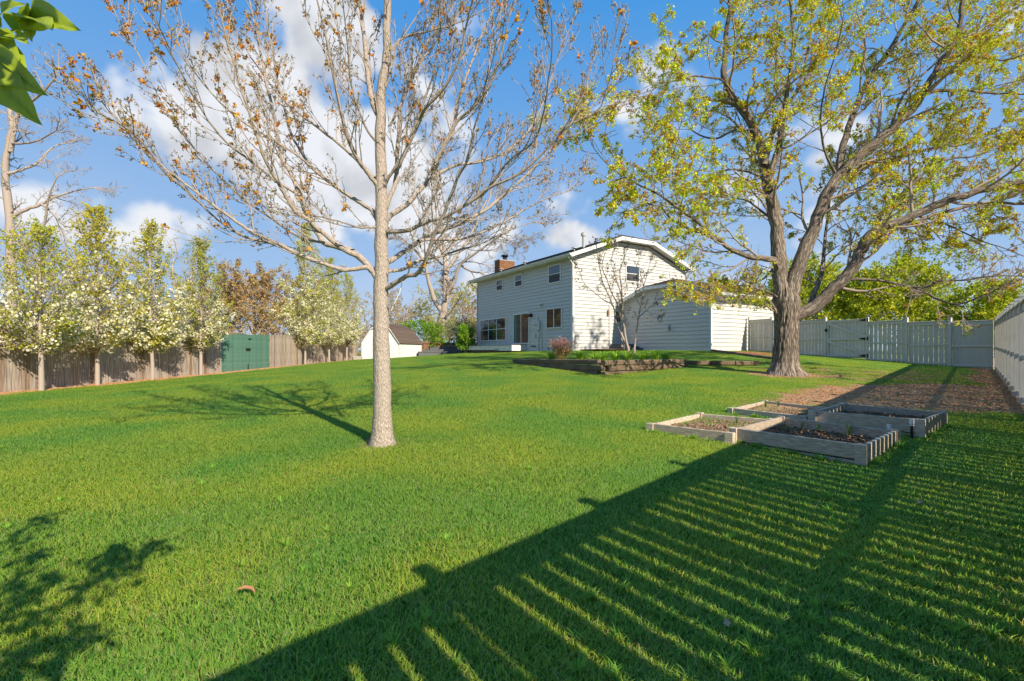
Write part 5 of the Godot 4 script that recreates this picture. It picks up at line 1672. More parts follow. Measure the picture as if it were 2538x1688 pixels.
func make_lilac() -> void:
	rng.seed = 77
	var base := at(-2.1, -0.75)
	var o := thing("lilac_bush", "lilac branch with large glossy green leaves reaching in at upper left", "bush", base)
	var inv := o.transform.affine_inverse()
	var t0 := Transform3D(Basis(), inv.origin)
	var leaf := big_leaf()
	var stems := Geo.new()
	for q in [
		[base, V(-1.45, 0.9, -0.45), V(-1.15, 1.55, -0.66), V(-0.96, 1.70, -0.80), V(-0.862, 1.735, -0.80)],
		[base, V(-1.4, 0.8, -0.3), V(-1.1, 1.3, -0.55), V(-0.93, 1.60, -0.78), V(-0.86, 1.67, -0.80)],
		[base, V(-1.3, 0.7, -0.1), V(-0.95, 1.2, -0.2), V(-0.80, 1.6, -0.3)],
		[base, V(-1.4, 0.9, 0.0), V(-0.9, 1.5, -0.05), V(-0.6, 1.85, 0.0)],
		[base, V(-1.7, 1.0, -0.4), V(-1.5, 1.7, -0.7), V(-1.45, 2.1, -0.8)],
		[base, V(-1.2, 0.6, -0.2), V(-0.9, 1.0, -0.3), V(-0.78, 1.25, -0.35)]]:
		var p := smooth(PackedVector3Array(q), 4)
		stems.tube(p, taper(p, 0.016, 0.003), 7)
	part(o, "stems", stems.mesh(), M.twig_dark, t0)
	# the leaves the photograph shows, then the shrub's own crown beside the viewer
	for l in [[V(-0.798, 1.731, -0.800), V(-0.709, 1.706, -0.760)],
		[V(-0.798, 1.733, -0.800), V(-0.797, 1.778, -0.840)],
		[V(-0.799, 1.734, -0.800), V(-0.805, 1.786, -0.820)],
		[V(-0.801, 1.734, -0.800), V(-0.778, 1.736, -0.760)],
		[V(-0.802, 1.731, -0.800), V(-0.873, 1.755, -0.840)],
		[V(-0.801, 1.733, -0.800), V(-0.823, 1.752, -0.800)],
		[V(-0.798, 1.730, -0.800), V(-0.727, 1.706, -0.750)],
		[V(-0.844, 1.670, -0.780), V(-0.760, 1.625, -0.750)],
		[V(-0.841, 1.643, -0.770), V(-0.742, 1.594, -0.740)],
		[V(-0.826, 1.620, -0.760), V(-0.743, 1.548, -0.740)],
		[V(-0.863, 1.675, -0.800), V(-0.847, 1.680, -0.820)],
		[V(-0.870, 1.690, -0.800), V(-0.820, 1.698, -0.780)],
		[V(-0.870, 1.693, -0.800), V(-0.777, 1.643, -0.740)],
		[V(-0.848, 1.718, -0.800), V(-0.838, 1.734, -0.780)],
		[V(-0.845, 1.740, -0.800), V(-0.803, 1.750, -0.780)],
		[V(-0.827, 1.708, -0.800), V(-0.913, 1.756, -0.850)],
		[V(-0.857, 1.654, -0.800), V(-0.799, 1.635, -0.780)],
		[V(-0.834, 1.695, -0.800), V(-0.774, 1.685, -0.760)],
		[V(-0.859, 1.625, -0.800), V(-0.813, 1.589, -0.780)],
		[V(-0.796, 1.730, -0.800), V(-0.775, 1.688, -0.770)]]:
		var p: Vector3 = l[0]
		var d: Vector3 = l[1] - l[0]
		part(o, "leaf", leaf, M.lilac_leaf, t0 * facing(p, d, (V(0, 0.5, 1) + dirv() * 0.6), d.length()))
	var rest := []
	var nodes := [V(-0.80, 1.5, -0.25), V(-0.80, 1.2, -0.3), V(-1.35, 1.85, -0.7), V(-1.0, 1.45, -0.1)]
	# sprays of the bush that lean over the viewer and shade the grass at the lower left
	var sprays := Geo.new()
	for g in [V(-0.387, 1.976, -0.461), V(-0.602, 1.910, -0.443), V(-0.211, 2.039, -0.061), V(-0.439, 1.927, -0.152), V(-0.754, 1.884, -0.276), V(-0.965, 2.035, -0.303), V(-1.227, 2.284, -0.605), V(-1.141, 2.223, -0.419), V(-0.115, 2.197, 0.354), V(-0.389, 1.949, 0.167), V(-0.481, 2.088, 0.258), V(-0.257, 1.970, 0.383), V(-0.152, 1.927, 0.333), V(-0.095, 1.899, 0.272), V(-0.187, 1.941, 0.508), V(0.235, 2.265, 0.869), V(-0.201, 2.236, 0.000), V(-0.560, 2.212, 0.202)]:
		nodes.append(g)
		nodes.append(g)
		if nodes.size() % 8 == 0:
			var p := smooth(PackedVector3Array([base + V(rnd(-0.1, 0.1), 0, rnd(-0.1, 0.1)), base.lerp(g, 0.5) + V(-0.25, 0.45, 0.2), g]), 4)
			sprays.tube(p, taper(p, 0.010, 0.003), 6)
	part(o, "stems", sprays.mesh(), M.twig_dark, t0)
	var tries := 0
	while rest.size() < 560 and tries < 20000:
		tries += 1
		var c: Vector3 = nodes[rng.randi() % nodes.size()]
		var p := c + dirv() * rnd(0.02, 0.15)
		# out of the picture: left of it or above it
		var f := -p.z + 0.08
		if f > 0.0 and p.x > -1.16 * f - 0.08 and (p.y - EYE) < 0.86 * f + 0.10:
			continue
		rest.append(t0 * facing(p, (dirv() + V(0, -0.4, 0)), V(0, 1, 0) + dirv(), rnd(0.05, 0.08)))
	many(o, "crown", leaf, M.lilac_leaf, rest)

func make_litter() -> void:
	# chips and dry leaves on the bare soil, one mass
	rng.seed = 901
	var root := Node3D.new()
	root.name = numbered("mulch_litter")
	add_child(root)
	tag(root, "brown wood chips and dry leaves on the bare soil by the fences", "mulch", "", "stuff")
	var chip := Geo.new()
	chip.box(V(-0.006, -0.028, -0.003), V(0.005, 0.024, 0.003))
	chip.box(V(-0.012, -0.012, -0.0025), V(0.0, 0.02, 0.0025), Color(0.8, 0.7, 0.6), Transform3D(Basis(Vector3.FORWARD, 1.0), V(0.012, 0, 0.002)))
	var cm := chip.mesh()
	var m := mat("chip", 0.50, 0.315, 0.18, 0.95)
	var where := []
	var tints := []
	var tries := 0
	while where.size() < 17000 and tries < 260000:
		tries += 1
		var f := rnd(5.5, 27.0)
		var x := rnd(-15.0, 18.0)
		if side_d(x, f) < 0.06 or x < left_x(f) + 0.06:
			continue
		if (x - 17.76) * 0.909 + (f - 17.7) * 0.417 > -0.05:
			continue
		var b := bare(x, f)
		if rng.randf() > b or b < 0.25:
			continue
		var skip := false
		for poly in no_grass:
			if inside(Vector2(x, f), poly[0], 0.0):
				skip = true
				break
		if skip:
			continue
		var t := facing(at(x, f, 0.006), (V(rnd(-1, 1), rnd(-0.15, 0.25), rnd(-1, 1))), Vector3.UP, rnd(0.3, 1.1))
		where.append(t)
		tints.append(Color(1, 1, 1).lerp([Color(0.45, 0.36, 0.3), Color(1.5, 1.35, 1.15), Color(1.1, 0.75, 0.5)][rng.randi() % 3], rng.randf()))
	many(root, "chips", cm, m, where, tints)
	# single things lying on the grass
	var curl := Geo.new()
	curl.tube(PackedVector3Array([V(-0.045, 0.02, 0.02), V(-0.02, 0.028, 0.0), V(0.02, 0.028, -0.012), V(0.05, 0.02, -0.008)]), PackedFloat32Array([0.003, 0.009, 0.009, 0.002]), 6, Color(0.62, 0.33, 0.17))
	var a := part(self, "curled_leaf", curl.mesh(), M.leaf, Transform3D(Basis(Vector3.UP, -0.6), V(-1.231, 0.049, -2.247)))
	tag(a, "curled brown dry leaf lying on the sunlit lawn", "leaf")
	var dry := leaf_quads(2, 0.05, 0.008, [Color(0.60, 0.42, 0.32), Color(0.66, 0.5, 0.42)], 0.0)
	var notes := ["pale dry leaf in the shaded grass at lower right", "small tan dry leaf in the shade below the raised beds"]
	var spots := [V(0.875, 0.066, -1.943), V(2.874, 0.117, -3.379)]
	for i in spots.size():
		var q: Vector3 = spots[i]
		var b := part(self, "dry_leaf", dry, M.leaf, Transform3D(Basis(Vector3.UP, i * 1.3), q))
		tag(b, notes[i], "leaf", "dry leaves lying on the lawn")

func neighbour_house(label: String, p: Vector3, turn: float, w: float, d: float, h: float, rise: float, wall: Material, roof: Material) -> void:
	var o := thing("neighbour_house", label, "house", p, turn, "houses beyond the fences")
	var g := Geo.new()
	g.box(V(-w / 2, -1, -d / 2), V(w / 2, h, d / 2))
	for s in [-1.0, 1.0]:
		var a := V(s * w / 2, h, -d / 2); var b := V(s * w / 2, h, d / 2); var c := V(s * w / 2, h + rise, 0)
		if s > 0: g.tri(b, a, c)
		else: g.tri(a, b, c)
	part(o, "wall", g.mesh(), wall)
	var r := Geo.new()
	slope(r, V(-w / 2 - 0.4, h - 0.12, d / 2 + 0.4), V(w / 2 + 0.4, h - 0.12, d / 2 + 0.4), V(w / 2 + 0.4, h + rise + 0.05, 0), V(-w / 2 - 0.4, h + rise + 0.05, 0), 20)
	slope(r, V(w / 2 + 0.4, h - 0.12, -d / 2 - 0.4), V(-w / 2 - 0.4, h - 0.12, -d / 2 - 0.4), V(-w / 2 - 0.4, h + rise + 0.05, 0), V(w / 2 + 0.4, h + rise + 0.05, 0), 20)
	part(o, "roof", r.mesh(), roof)
	var win := func(x: float, y: float) -> Transform3D: return Transform3D(Basis(), V(x, y, d / 2 + 0.002))
	for x in [-w * 0.3, w * 0.05, w * 0.33]:
		window(o, win.call(x, 1.0), 1.3, 1.2, "hung_clear")
	part(o, "fascia", board_along(V(-w / 2 - 0.4, h - 0.13, d / 2 + 0.4), V(w / 2 + 0.4, h - 0.13, d / 2 + 0.4), 0.18, 0.03, V(0, 0, 1)), M.trim)

func make_surroundings() -> void:
	pear("blossoming pear tree at the far left edge, before the bare tall tree", -13.45, 13.8, 4.7, 1.6, 301)
	pear("blossoming pear with the highest pointed top, second from the left edge", -13.65, 15.9, 6.0, 1.5, 302)
	pear("blossoming pear with narrow pointed crown, third from the left edge", -13.55, 18.2, 6.1, 1.4, 303)
	pear("blossoming pear just left of the green gate", -13.4, 20.8, 6.1, 1.5, 304)
	pear("tall blossoming pear, first right of the green gate", -12.8, 29.9, 9.3, 1.9, 305)
	pear("blossoming pear midway between green gate and shed", -12.5, 33.0, 7.7, 1.8, 306)
	pear("blossoming pear nearest the white shed", -12.25, 35.8, 7.0, 1.7, 307)
	# tall bare tree at the left edge
	rng.seed = 41
	sw = Wood.new()
	sw.fine = Geo.new()
	sopt = {"segs": [6, 5, 3], "kids": [5, 4, 0], "sides": [5, 4, 3], "wig": 0.30, "up": [0.03, 0.0, 0.0], "rmin": 0.007, "rmax": 0.04, "leaf_from": 2, "leafy": 0.4, "bare_base": 0.2, "ratio": 0.5, "angle": 0.85, "every": 0.45, "l0": 1.5, "l1": 0.9}
	var lt := thing("tall_bare_tree", "tall bare pale-barked tree at the left edge behind the pears", "tree", V(-19.2, 0.1, -19.0))
	bare_limb("trunk", 0.210, 0.070, [V(-19.56, -0.05, -19.00), V(-19.63, 2.01, -19.00), V(-19.70, 4.06, -19.00), V(-19.77, 6.45, -19.00), V(-19.94, 8.16, -19.00), V(-19.80, 9.35, -19.00), V(-19.66, 10.03, -19.00), V(-19.90, 11.23, -19.00), V(-20.14, 11.91, -19.00), V(-20.31, 12.94, -19.00)])
	bare_limb("limb", 0.090, 0.030, [V(-19.73, 9.01, -19.00), V(-19.40, 10.30, -18.91), V(-19.19, 10.62, -18.80), V(-18.62, 10.81, -18.67), V(-17.99, 11.12, -18.54), V(-17.39, 11.61, -18.40)])
	bare_limb("limb", 0.080, 0.020, [V(-19.73, 6.45, -19.00), V(-19.23, 6.79, -19.12), V(-18.78, 7.04, -19.27), V(-18.33, 7.41, -19.43), V(-17.79, 7.67, -19.61), V(-17.16, 7.88, -19.80)])
	bare_limb("limb", 0.060, 0.020, [V(-19.84, 8.16, -19.00), V(-19.52, 8.41, -19.23), V(-19.20, 8.79, -19.52), V(-18.90, 9.54, -19.85), V(-18.69, 9.87, -20.20)])
	bare_limb("limb", 0.050, 0.020, [V(-19.80, 9.35, -19.00), V(-18.85, 9.24, -18.73), V(-18.00, 9.22, -18.39), V(-16.98, 9.41, -18.00)])
	bare_limb("limb", 0.070, 0.020, [V(-19.73, 5.42, -19.00), V(-19.00, 5.40, -18.88), V(-18.31, 5.70, -18.73), V(-17.93, 6.33, -18.57), V(-17.68, 6.94, -18.39), V(-17.17, 7.70, -18.20)])
	bare_limb("limb", 0.050, 0.020, [V(-18.52, 6.96, -19.00), V(-17.69, 6.50, -18.57), V(-16.67, 5.85, -18.02), V(-15.47, 5.69, -17.40)])
	commit_tree(lt, sw, M.young_bark, M.twig_grey)
	# wide bare tree beyond the shed
	rng.seed = 42
	sw = Wood.new()
	sw.fine = Geo.new()
	sopt = {"segs": [7, 5, 4], "kids": [7, 6, 0], "sides": [5, 3, 3], "wig": 0.28, "up": [0.05, 0.02, 0.0], "rmin": 0.016, "rmax": 0.12, "leaf_from": 1, "leafy": 0.5, "bare_base": 0.15, "ratio": 0.5, "angle": 0.8, "every": 1.1, "l0": 5.0, "l1": 3.0}
	var mt := thing("wide_bare_tree", "wide bare spring tree with pale trunk beyond the shed", "tree", V(-8.3, 0.5, -56.0))
	bare_limb("trunk", 0.620, 0.340, [V(-8.51, 1.60, -56.00), V(-8.26, 4.12, -56.00), V(-7.91, 5.88, -56.00), V(-7.60, 7.64, -56.00)])
	bare_limb("limb", 0.320, 0.080, [V(-8.01, 5.63, -56.00), V(-8.97, 7.11, -55.71), V(-9.65, 9.55, -55.33), V(-10.07, 11.47, -54.92), V(-11.71, 13.34, -54.47), V(-13.55, 14.69, -54.00)])
	bare_limb("limb", 0.360, 0.080, [V(-7.70, 7.14, -56.00), V(-7.74, 9.70, -56.29), V(-7.90, 12.30, -56.67), V(-8.26, 15.46, -57.08), V(-8.74, 18.16, -57.53), V(-9.07, 20.39, -58.00)])
	bare_limb("limb", 0.260, 0.060, [V(-7.60, 7.64, -56.00), V(-6.71, 9.10, -55.65), V(-5.91, 11.02, -55.20), V(-4.62, 11.92, -54.69), V(-2.87, 13.03, -54.16), V(-1.40, 13.87, -53.59), V(-0.19, 13.25, -53.00)])
	bare_limb("limb", 0.220, 0.050, [V(-7.70, 10.16, -56.00), V(-6.55, 12.26, -56.43), V(-5.33, 14.16, -57.00), V(-4.35, 16.12, -57.63), V(-3.62, 18.39, -58.30), V(-2.60, 20.19, -59.00)])
	bare_limb("limb", 0.200, 0.050, [V(-7.81, 12.17, -56.00), V(-9.04, 14.23, -56.19), V(-10.61, 16.32, -56.44), V(-11.68, 18.43, -56.71), V(-12.25, 20.06, -57.00)])
	bare_limb("limb", 0.150, 0.040, [V(-5.99, 11.17, -56.00), V(-4.64, 10.23, -54.93), V(-3.32, 9.76, -53.54), V(-2.29, 8.11, -52.00)])
	commit_tree(mt, sw, M.twig_grey, M.twig_grey)
	var spring := leaf_quads(7, 0.11, 0.16, [Color(0.34, 0.30, 0.10), Color(0.40, 0.27, 0.14), Color(0.28, 0.22, 0.12)])
	leaves_on(mt, "buds", sw, spring, M.leaf, func(_p): return 0.25, func(_p): return Color.WHITE, 0.6, 1.2)
	# brown-leaved trees beyond the gate
	var bo := {"segs": [6, 5, 4], "kids": [7, 6, 0], "sides": [5, 3, 3], "wig": 0.22, "up": [0.07, 0.04, 0.0], "rmin": 0.012, "rmax": 0.1, "leaf_from": 1, "leafy": 0.95, "bare_base": 0.12, "ratio": 0.5, "angle": 0.75}
	var brown := leaf_quads(9, 0.13, 0.20, [Color(0.52, 0.29, 0.15), Color(0.58, 0.36, 0.20), Color(0.42, 0.22, 0.12), Color(0.52, 0.42, 0.18)])
	for q in [["copper-brown leafing tree beyond the green gate", -22.6, 42.0, 9.6, 51], ["smaller copper-brown tree left of the larger one", -26.0, 42.0, 7.5, 52], ["copper-brown tree partly behind the tall pear", -19.6, 46.0, 9.0, 53]]:
		var r: Array = grown_tree("copper_tree", q[0], V(q[1], 0.2, -q[2]), q[3], 0.2, 1.0, bo, M.twig_grey, M.twig_dark, q[4], 11, "copper trees beyond the green gate")
		leaves_on(r[0], "leaves", r[1], brown, M.leaf, func(_p): return 0.85, func(_p): return Color.WHITE.lerp(Color(1.1, 1.15, 0.8), rng.randf()), 0.7, 1.4)
	# bare grey trees behind the pears
	var go := {"segs": [6, 5, 4], "kids": [7, 5, 0], "sides": [5, 3, 3], "wig": 0.30, "up": [0.05, 0.02, 0.0], "rmin": 0.010, "rmax": 0.1, "leaf_from": 1, "leafy": 0.4, "bare_base": 0.15, "ratio": 0.5, "angle": 0.85}
	for q in [["bare grey tree behind the second and third pears", -25.0, 29.0, 9.0, 61], ["bare grey tree behind the fourth pear", -23.5, 34.0, 9.5, 62], ["bare grey tree far behind the left pears", -33.0, 36.0, 10.0, 63], ["hazy bare tree far beyond the shed", -16.0, 70.0, 10.0, 64], ["bare twiggy tree far left of the house", -6.5, 75.0, 11.0, 65]]:
		grown_tree("grey_tree", q[0], V(q[1], 0.2, -q[2]), q[3], 0.18, 1.0, go, M.twig_grey, M.twig_grey, q[4], 10, "bare grey trees beyond the fences")
	# pinkish bare trees over the roofs
	var po := {"segs": [6, 5, 4], "kids": [7, 6, 0], "sides": [5, 3, 3], "wig": 0.2, "up": [0.08, 0.05, 0.02], "rmin": 0.012, "rmax": 0.1, "leaf_from": 1, "leafy": 0.8, "bare_base": 0.12, "ratio": 0.5, "angle": 0.7}
	var pink := leaf_quads(5, 0.09, 0.12, [Color(0.40, 0.20, 0.17), Color(0.35, 0.22, 0.2), Color(0.3, 0.18, 0.14)])
	for q in [["pinkish budding tree rising behind the gable's right slope", 21.0, 62.0, 15.5, 71], ["pinkish budding tree behind the wing roof", 30.0, 66.0, 15.0, 72]]:
		var r: Array = grown_tree("pink_tree", q[0], V(q[1], 1.0, -q[2]), q[3], 0.25, 0.9, po, M.twig_dark, M.twig_dark, q[4], 12, "pinkish trees behind the house")
		leaves_on(r[0], "buds", r[1], pink, M.leaf, func(_p): return 0.4, func(_p): return Color.WHITE, 0.7, 1.3)
	# leaf masses
	var lime := leaf_quads(11, 0.12, 0.18, [Color(0.46, 0.55, 0.03), Color(0.56, 0.62, 0.05), Color(0.28, 0.40, 0.03), Color(0.60, 0.54, 0.05)])
	var green := leaf_quads(11, 0.10, 0.16, [Color(0.22, 0.42, 0.03), Color(0.32, 0.52, 0.04), Color(0.14, 0.28, 0.03)])
	var olive := leaf_quads(8, 0.10, 0.17, [Color(0.42, 0.44, 0.18), Color(0.48, 0.44, 0.25), Color(0.32, 0.36, 0.13)])
	var pinky := leaf_quads(8, 0.10, 0.16, [Color(0.45, 0.22, 0.18), Color(0.42, 0.28, 0.12), Color(0.35, 0.16, 0.12)])
	var yellow := leaf_quads(8, 0.16, 0.24, [Color(0.64, 0.55, 0.12), Color(0.56, 0.52, 0.18)])
	var soft := func(q: Vector3) -> Color: return Color(0.75, 0.85, 0.85).lerp(Color(1.2, 1.08, 0.95), clampf(0.5 + n2.get_noise_3d(q.x * 6, q.y * 6, q.z * 6), 0, 1))
	for q in [
		["bushy_tree", "bright green bush right behind the maple trunk and fence", 14.0, 31.5, V(2.8, 2.5, 2.2), 1300, 81, 1.0], ["bushy_tree", "bright green bushy tree behind the gate", 18.4, 30.0, V(3.0, 3.0, 2.3), 1500, 82, 0.9],
		["bushy_tree", "bright green bushy tree behind the back fence's middle panels", 22.4, 28.0, V(3.0, 2.9, 2.2), 1500, 83, 0.8], ["bushy_tree", "lime green bush behind the last panel before the fence corner", 24.4, 24.6, V(2.2, 2.1, 1.8), 1000, 84, 0.7],
		["bushy_tree", "tall green tree far behind the gate", 23.0, 38.0, V(4.2, 4.2, 3.2), 1500, 85, 0.9], ["bushy_tree", "yellow-green tree far behind the fence corner", 31.5, 36.0, V(4.6, 4.2, 3.5), 1500, 86, 0.8]]:
		bush(q[0], q[1], V(q[2], q[7], -q[3]), q[4], q[5], lime, M.leaf, soft, q[6], "tree", M.twig_grey, 0.8, 1.5, "green trees behind the back fence")
	var tan := leaf_quads(9, 0.11, 0.20, [Color(0.54, 0.36, 0.20), Color(0.60, 0.42, 0.26), Color(0.46, 0.34, 0.18), Color(0.52, 0.47, 0.19)])
	for q in [["tan twiggy thicket behind the green gate", -21.5, 40.0, V(3.6, 2.8, 2.2), 1000, 201], ["tan twiggy thicket behind the fence right of the gate", -18.6, 44.0, V(3.4, 3.4, 2.2), 1000, 202], ["tan thicket behind the last pears", -17.5, 52.0, V(4.0, 4.2, 2.4), 1300, 203],
		["tan thicket behind the shed's left side", -14.4, 58.0, V(4.6, 4.4, 2.4), 1400, 204], ["tan thicket behind the pears at the left edge", -23.0, 22.5, V(2.6, 1.9, 2.0), 620, 205], ["tan thicket behind the fourth pear", -19.5, 31.0, V(2.4, 1.8, 1.8), 620, 206]]:
		bush("thicket", q[0], V(q[1], 0.0, -q[2]), q[3], q[4], tan, M.leaf, soft, q[5], "bush", M.twig_grey, 0.7, 1.4, "tan thickets beyond the weathered fence")
	bush("red_bush", "dark red-leaved bush beyond the fence corner", V(27.5, 0.6, -27.3), V(1.3, 1.45, 1.2), 300, leaf_quads(9, 0.10, 0.16, [Color(0.30, 0.06, 0.025), Color(0.38, 0.12, 0.04)]), M.leaf, soft, 87)
	bush("yellow_bush", "dry yellow-brown shrub at the right edge beyond the side fence", V(33.5, 0.6, -31.0), V(2.2, 1.7, 1.8), 340, leaf_quads(8, 0.10, 0.2, [Color(0.45, 0.36, 0.10), Color(0.35, 0.28, 0.12)]), M.leaf, soft, 88)
	bush("green_shrub", "bright green shrub behind the shed roof", V(-9.6, 0.5, -49.5), V(3.2, 1.95, 2.0), 900, green, M.leaf, soft, 91, "bush", null, 0.9, 1.6)
	bush("grey_shrub", "grey-green twiggy shrub behind the brown fence", V(-6.9, 0.5, -52.5), V(2.6, 2.1, 1.8), 520, olive, M.leaf, soft, 92, "bush", M.twig_grey, 0.9, 1.5)
	bush("grey_shrub", "olive shrub beside the house corner", V(-4.9, 0.6, -49.0), V(1.9, 2.3, 1.6), 520, olive, M.leaf, soft, 93, "bush", M.twig_grey, 0.9, 1.5)
	bush("pink_shrub", "pink and gold leafing small tree at the house corner", V(-4.4, 0.8, -51.5), V(1.8, 3.0, 1.5), 420, pinky, M.leaf, soft, 94, "bush", M.twig_grey, 0.9, 1.5)
	bush("leafy_shrub", "bright green leafy shrub against the left end of the house", V(-3.75, 1.0, -39.3), V(0.85, 1.25, 0.85), 420, green, M.leaf, soft, 95, "bush", null, 0.8, 1.3)
	bush("yellow_tree", "yellow leafing tree far behind the wide bare tree", V(-12.5, 0.4, -76.0), V(4.2, 6.6, 3.0), 1000, yellow, M.leaf, soft, 96, "tree", M.twig_grey, 0.9, 1.6)
	bush("yellow_tree", "second yellow-green tree far behind, nearer the house", V(-6.8, 0.4, -80.0), V(4.4, 6.2, 3.0), 1000, yellow, M.leaf, soft, 97, "tree", M.twig_grey, 0.9, 1.6)
	# the orange shrub in the planter
	rng.seed = 55
	var ob := thing("orange_shrub", "small orange-red twiggy shrub at the planter's left side", "bush", V(1.75, 0.80, -17.4))
	var ow := Wood.new()
	ow.fine = Geo.new()
	var oo := {"segs": [5, 4], "kids": [5, 0], "sides": [4, 3], "wig": 0.14, "up": [0.04, 0.03], "rmin": 0.003, "rmax": 0.01, "leaf_from": 0, "leafy": 0.9, "bare_base": 0.25, "ratio": 0.42, "angle": 0.5}
	for k in 70:
		var az := rnd(0, TAU)
		var lean := pow(rng.randf(), 0.7) * 0.75
		twig(ow, ob.position + V(rnd(-0.12, 0.12), 0, rnd(-0.12, 0.12)), V(cos(az) * lean, 1.0, sin(az) * lean), rnd(0.5, 0.82), 0.005, 0, oo)
	commit_tree(ob, ow, M.twig_red, M.twig_red)
	leaves_on(ob, "leaves", ow, leaf_quads(5, 0.03, 0.035, [Color(0.70, 0.38, 0.24), Color(0.74, 0.48, 0.34), Color(0.66, 0.48, 0.20)], 0.0), M.leaf, func(_p): return 0.8, func(p): return Color(1.0, 1.6, 0.6).lerp(Color(1.1, 0.95, 1.2), smoothstep(0.9, 1.5, p.y)), 0.7, 1.4)
	# the two multi-stemmed trees in the planter
	stems_tree("bare multi-stemmed tree, left of the two before the gable wall", V(4.3, 0.86, -17.9), [[0.055, 0.010, [V(4.400, 0.989, -18.000), V(4.372, 1.123, -18.045), V(4.210, 1.547, -18.091), V(4.105, 1.818, -18.136), V(3.902, 2.285, -18.182), V(3.873, 2.676, -18.227), V(3.804, 2.953, -18.273), V(3.658, 3.347, -18.318), V(3.491, 3.666, -18.364), V(3.362, 4.221, -18.409), V(3.272, 4.779, -18.455), V(3.241, 5.104, -18.500)]],
		[0.055, 0.010, [V(4.381, 1.027, -18.000), V(4.252, 1.506, -17.944), V(4.144, 2.077, -17.889), V(3.979, 2.530, -17.833), V(3.910, 2.867, -17.778), V(3.652, 3.315, -17.722), V(3.490, 3.760, -17.667), V(3.291, 4.202, -17.611), V(3.337, 4.604, -17.556), V(3.438, 4.854, -17.500)]],
		[0.040, 0.008, [V(4.189, 2.005, -18.000), V(4.122, 2.469, -18.043), V(4.139, 2.857, -18.086), V(4.111, 3.557, -18.129), V(4.066, 4.221, -18.171), V(4.239, 4.694, -18.214), V(4.229, 5.130, -18.257), V(4.142, 5.256, -18.300)]],
		[0.035, 0.008, [V(4.016, 2.542, -18.000), V(4.076, 2.911, -17.840), V(3.982, 3.309, -17.680), V(3.704, 4.037, -17.520), V(3.559, 4.381, -17.360), V(3.618, 4.755, -17.200)]],
		[0.030, 0.008, [V(4.104, 1.315, -18.000), V(4.164, 1.788, -18.400), V(4.135, 2.443, -18.800)]],
		[0.022, 0.006, [V(3.748, 2.926, -18.000), V(3.464, 3.103, -18.225), V(3.114, 3.442, -18.450), V(2.794, 3.787, -18.675), V(2.626, 4.343, -18.900)]]], 131)
	stems_tree("smaller bare tree, right of the two before the grey wing wall", V(4.75, 0.86, -17.9), [[0.042, 0.008, [V(4.553, 1.066, -18.000), V(4.581, 1.277, -18.033), V(4.628, 1.700, -18.067), V(4.683, 2.049, -18.100), V(4.749, 2.437, -18.133), V(4.816, 2.787, -18.167), V(4.941, 3.333, -18.200), V(4.943, 3.726, -18.233), V(4.835, 4.198, -18.267), V(4.805, 4.632, -18.300)]],
		[0.026, 0.006, [V(4.714, 2.427, -18.000), V(4.863, 2.603, -17.800), V(5.071, 2.812, -17.600), V(5.273, 3.016, -17.400)]],
		[0.024, 0.006, [V(4.879, 3.540, -18.000), V(5.097, 4.008, -18.300), V(5.311, 4.570, -18.600)]],
		[0.022, 0.006, [V(4.745, 2.926, -18.000), V(4.699, 3.185, -18.267), V(4.728, 3.452, -18.533), V(4.936, 3.805, -18.800)]],
		[0.018, 0.005, [V(5.033, 2.658, -18.000), V(5.114, 2.561, -17.750), V(5.210, 2.393, -17.500)]]], 132)
	# brown fence and gate beyond the shed
	var bf := thing("brown_fence", "brown plank fence beyond the shed and the dark steps", "fence", V(-7.0, 0.35, -50.0), 0.05)
	for k in 58:
		part(bf, "plank", shared_plank(k % 4), M.brown_wood, Transform3D(Basis(), V(-2.4 + k * 0.146, rnd(-0.03, 0.03), rnd(-0.01, 0.01))))
	for y in [0.4, 1.5]:
		part(bf, "rail", box_mesh(V(-2.5, y, 0.02), V(6.1, y + 0.1, 0.07)), M.brown_wood)
	for x in [-0.2, 3.0, 5.6]:
		part(bf, "post", box_mesh(V(x, -0.2, 0.02), V(x + 0.14, 1.75, 0.16)), M.brown_wood)
	var bgate := thing("brown_gate", "brown wooden gate with cross brace right of the shed", "gate", V(-8.4, 0.35, -45.5), 0.9)
	for k in 13:
		part(bgate, "plank", shared_plank(k % 4), M.brown_wood, Transform3D(Basis(), V(-0.95 + k * 0.146, 0, 0)))
	for y in [0.25, 0.95, 1.55]:
		part(bgate, "rail", box_mesh(V(-1.0, y, 0.02), V(0.95, y + 0.1, 0.06)), M.brown_wood)
	var br := Geo.new()
	br.box(V(-1.1, -0.05, 0.061), V(1.1, 0.05, 0.09), Color.WHITE, Transform3D(Basis(Vector3.BACK, 0.62), V(0, 0.9, 0)))
	part(bgate, "brace", br.mesh(), M.brown_wood)
	neighbour_house("white neighbour house with dark roof behind the left pears", V(-25.5, -0.2, -27.5), 0.35, 12.0, 8.0, 2.5, 1.5, M.siding, M.dark_shingle)
	neighbour_house("neighbour house with pale roof far behind the green gate", V(-26.5, -0.8, -42.0), 0.2, 9.0, 8.0, 2.0, 1.1, M.siding, M.shingle)
	# a tree that stands left of the view and throws its shade on the lawn
	var sh := {"segs": [6, 5], "kids": [7, 0], "sides": [5, 3], "wig": 0.2, "up": [0.05, 0.02], "rmin": 0.008, "rmax": 0.05, "leaf_from": 0, "leafy": 0.9, "bare_base": 0.15, "ratio": 0.5, "angle": 0.8}
	var r2: Array = grown_tree("shade_tree", "leafing tree standing just left of the view", at(-6.6, 1.6), 6.6, 0.14, 0.6, sh, M.young_bark, M.twig, 171, 14)
	leaves_on(r2[0], "leaves", r2[1], lime, M.leaf, func(_p): return 0.35, func(_p): return Color.WHITE, 0.6, 1.1)

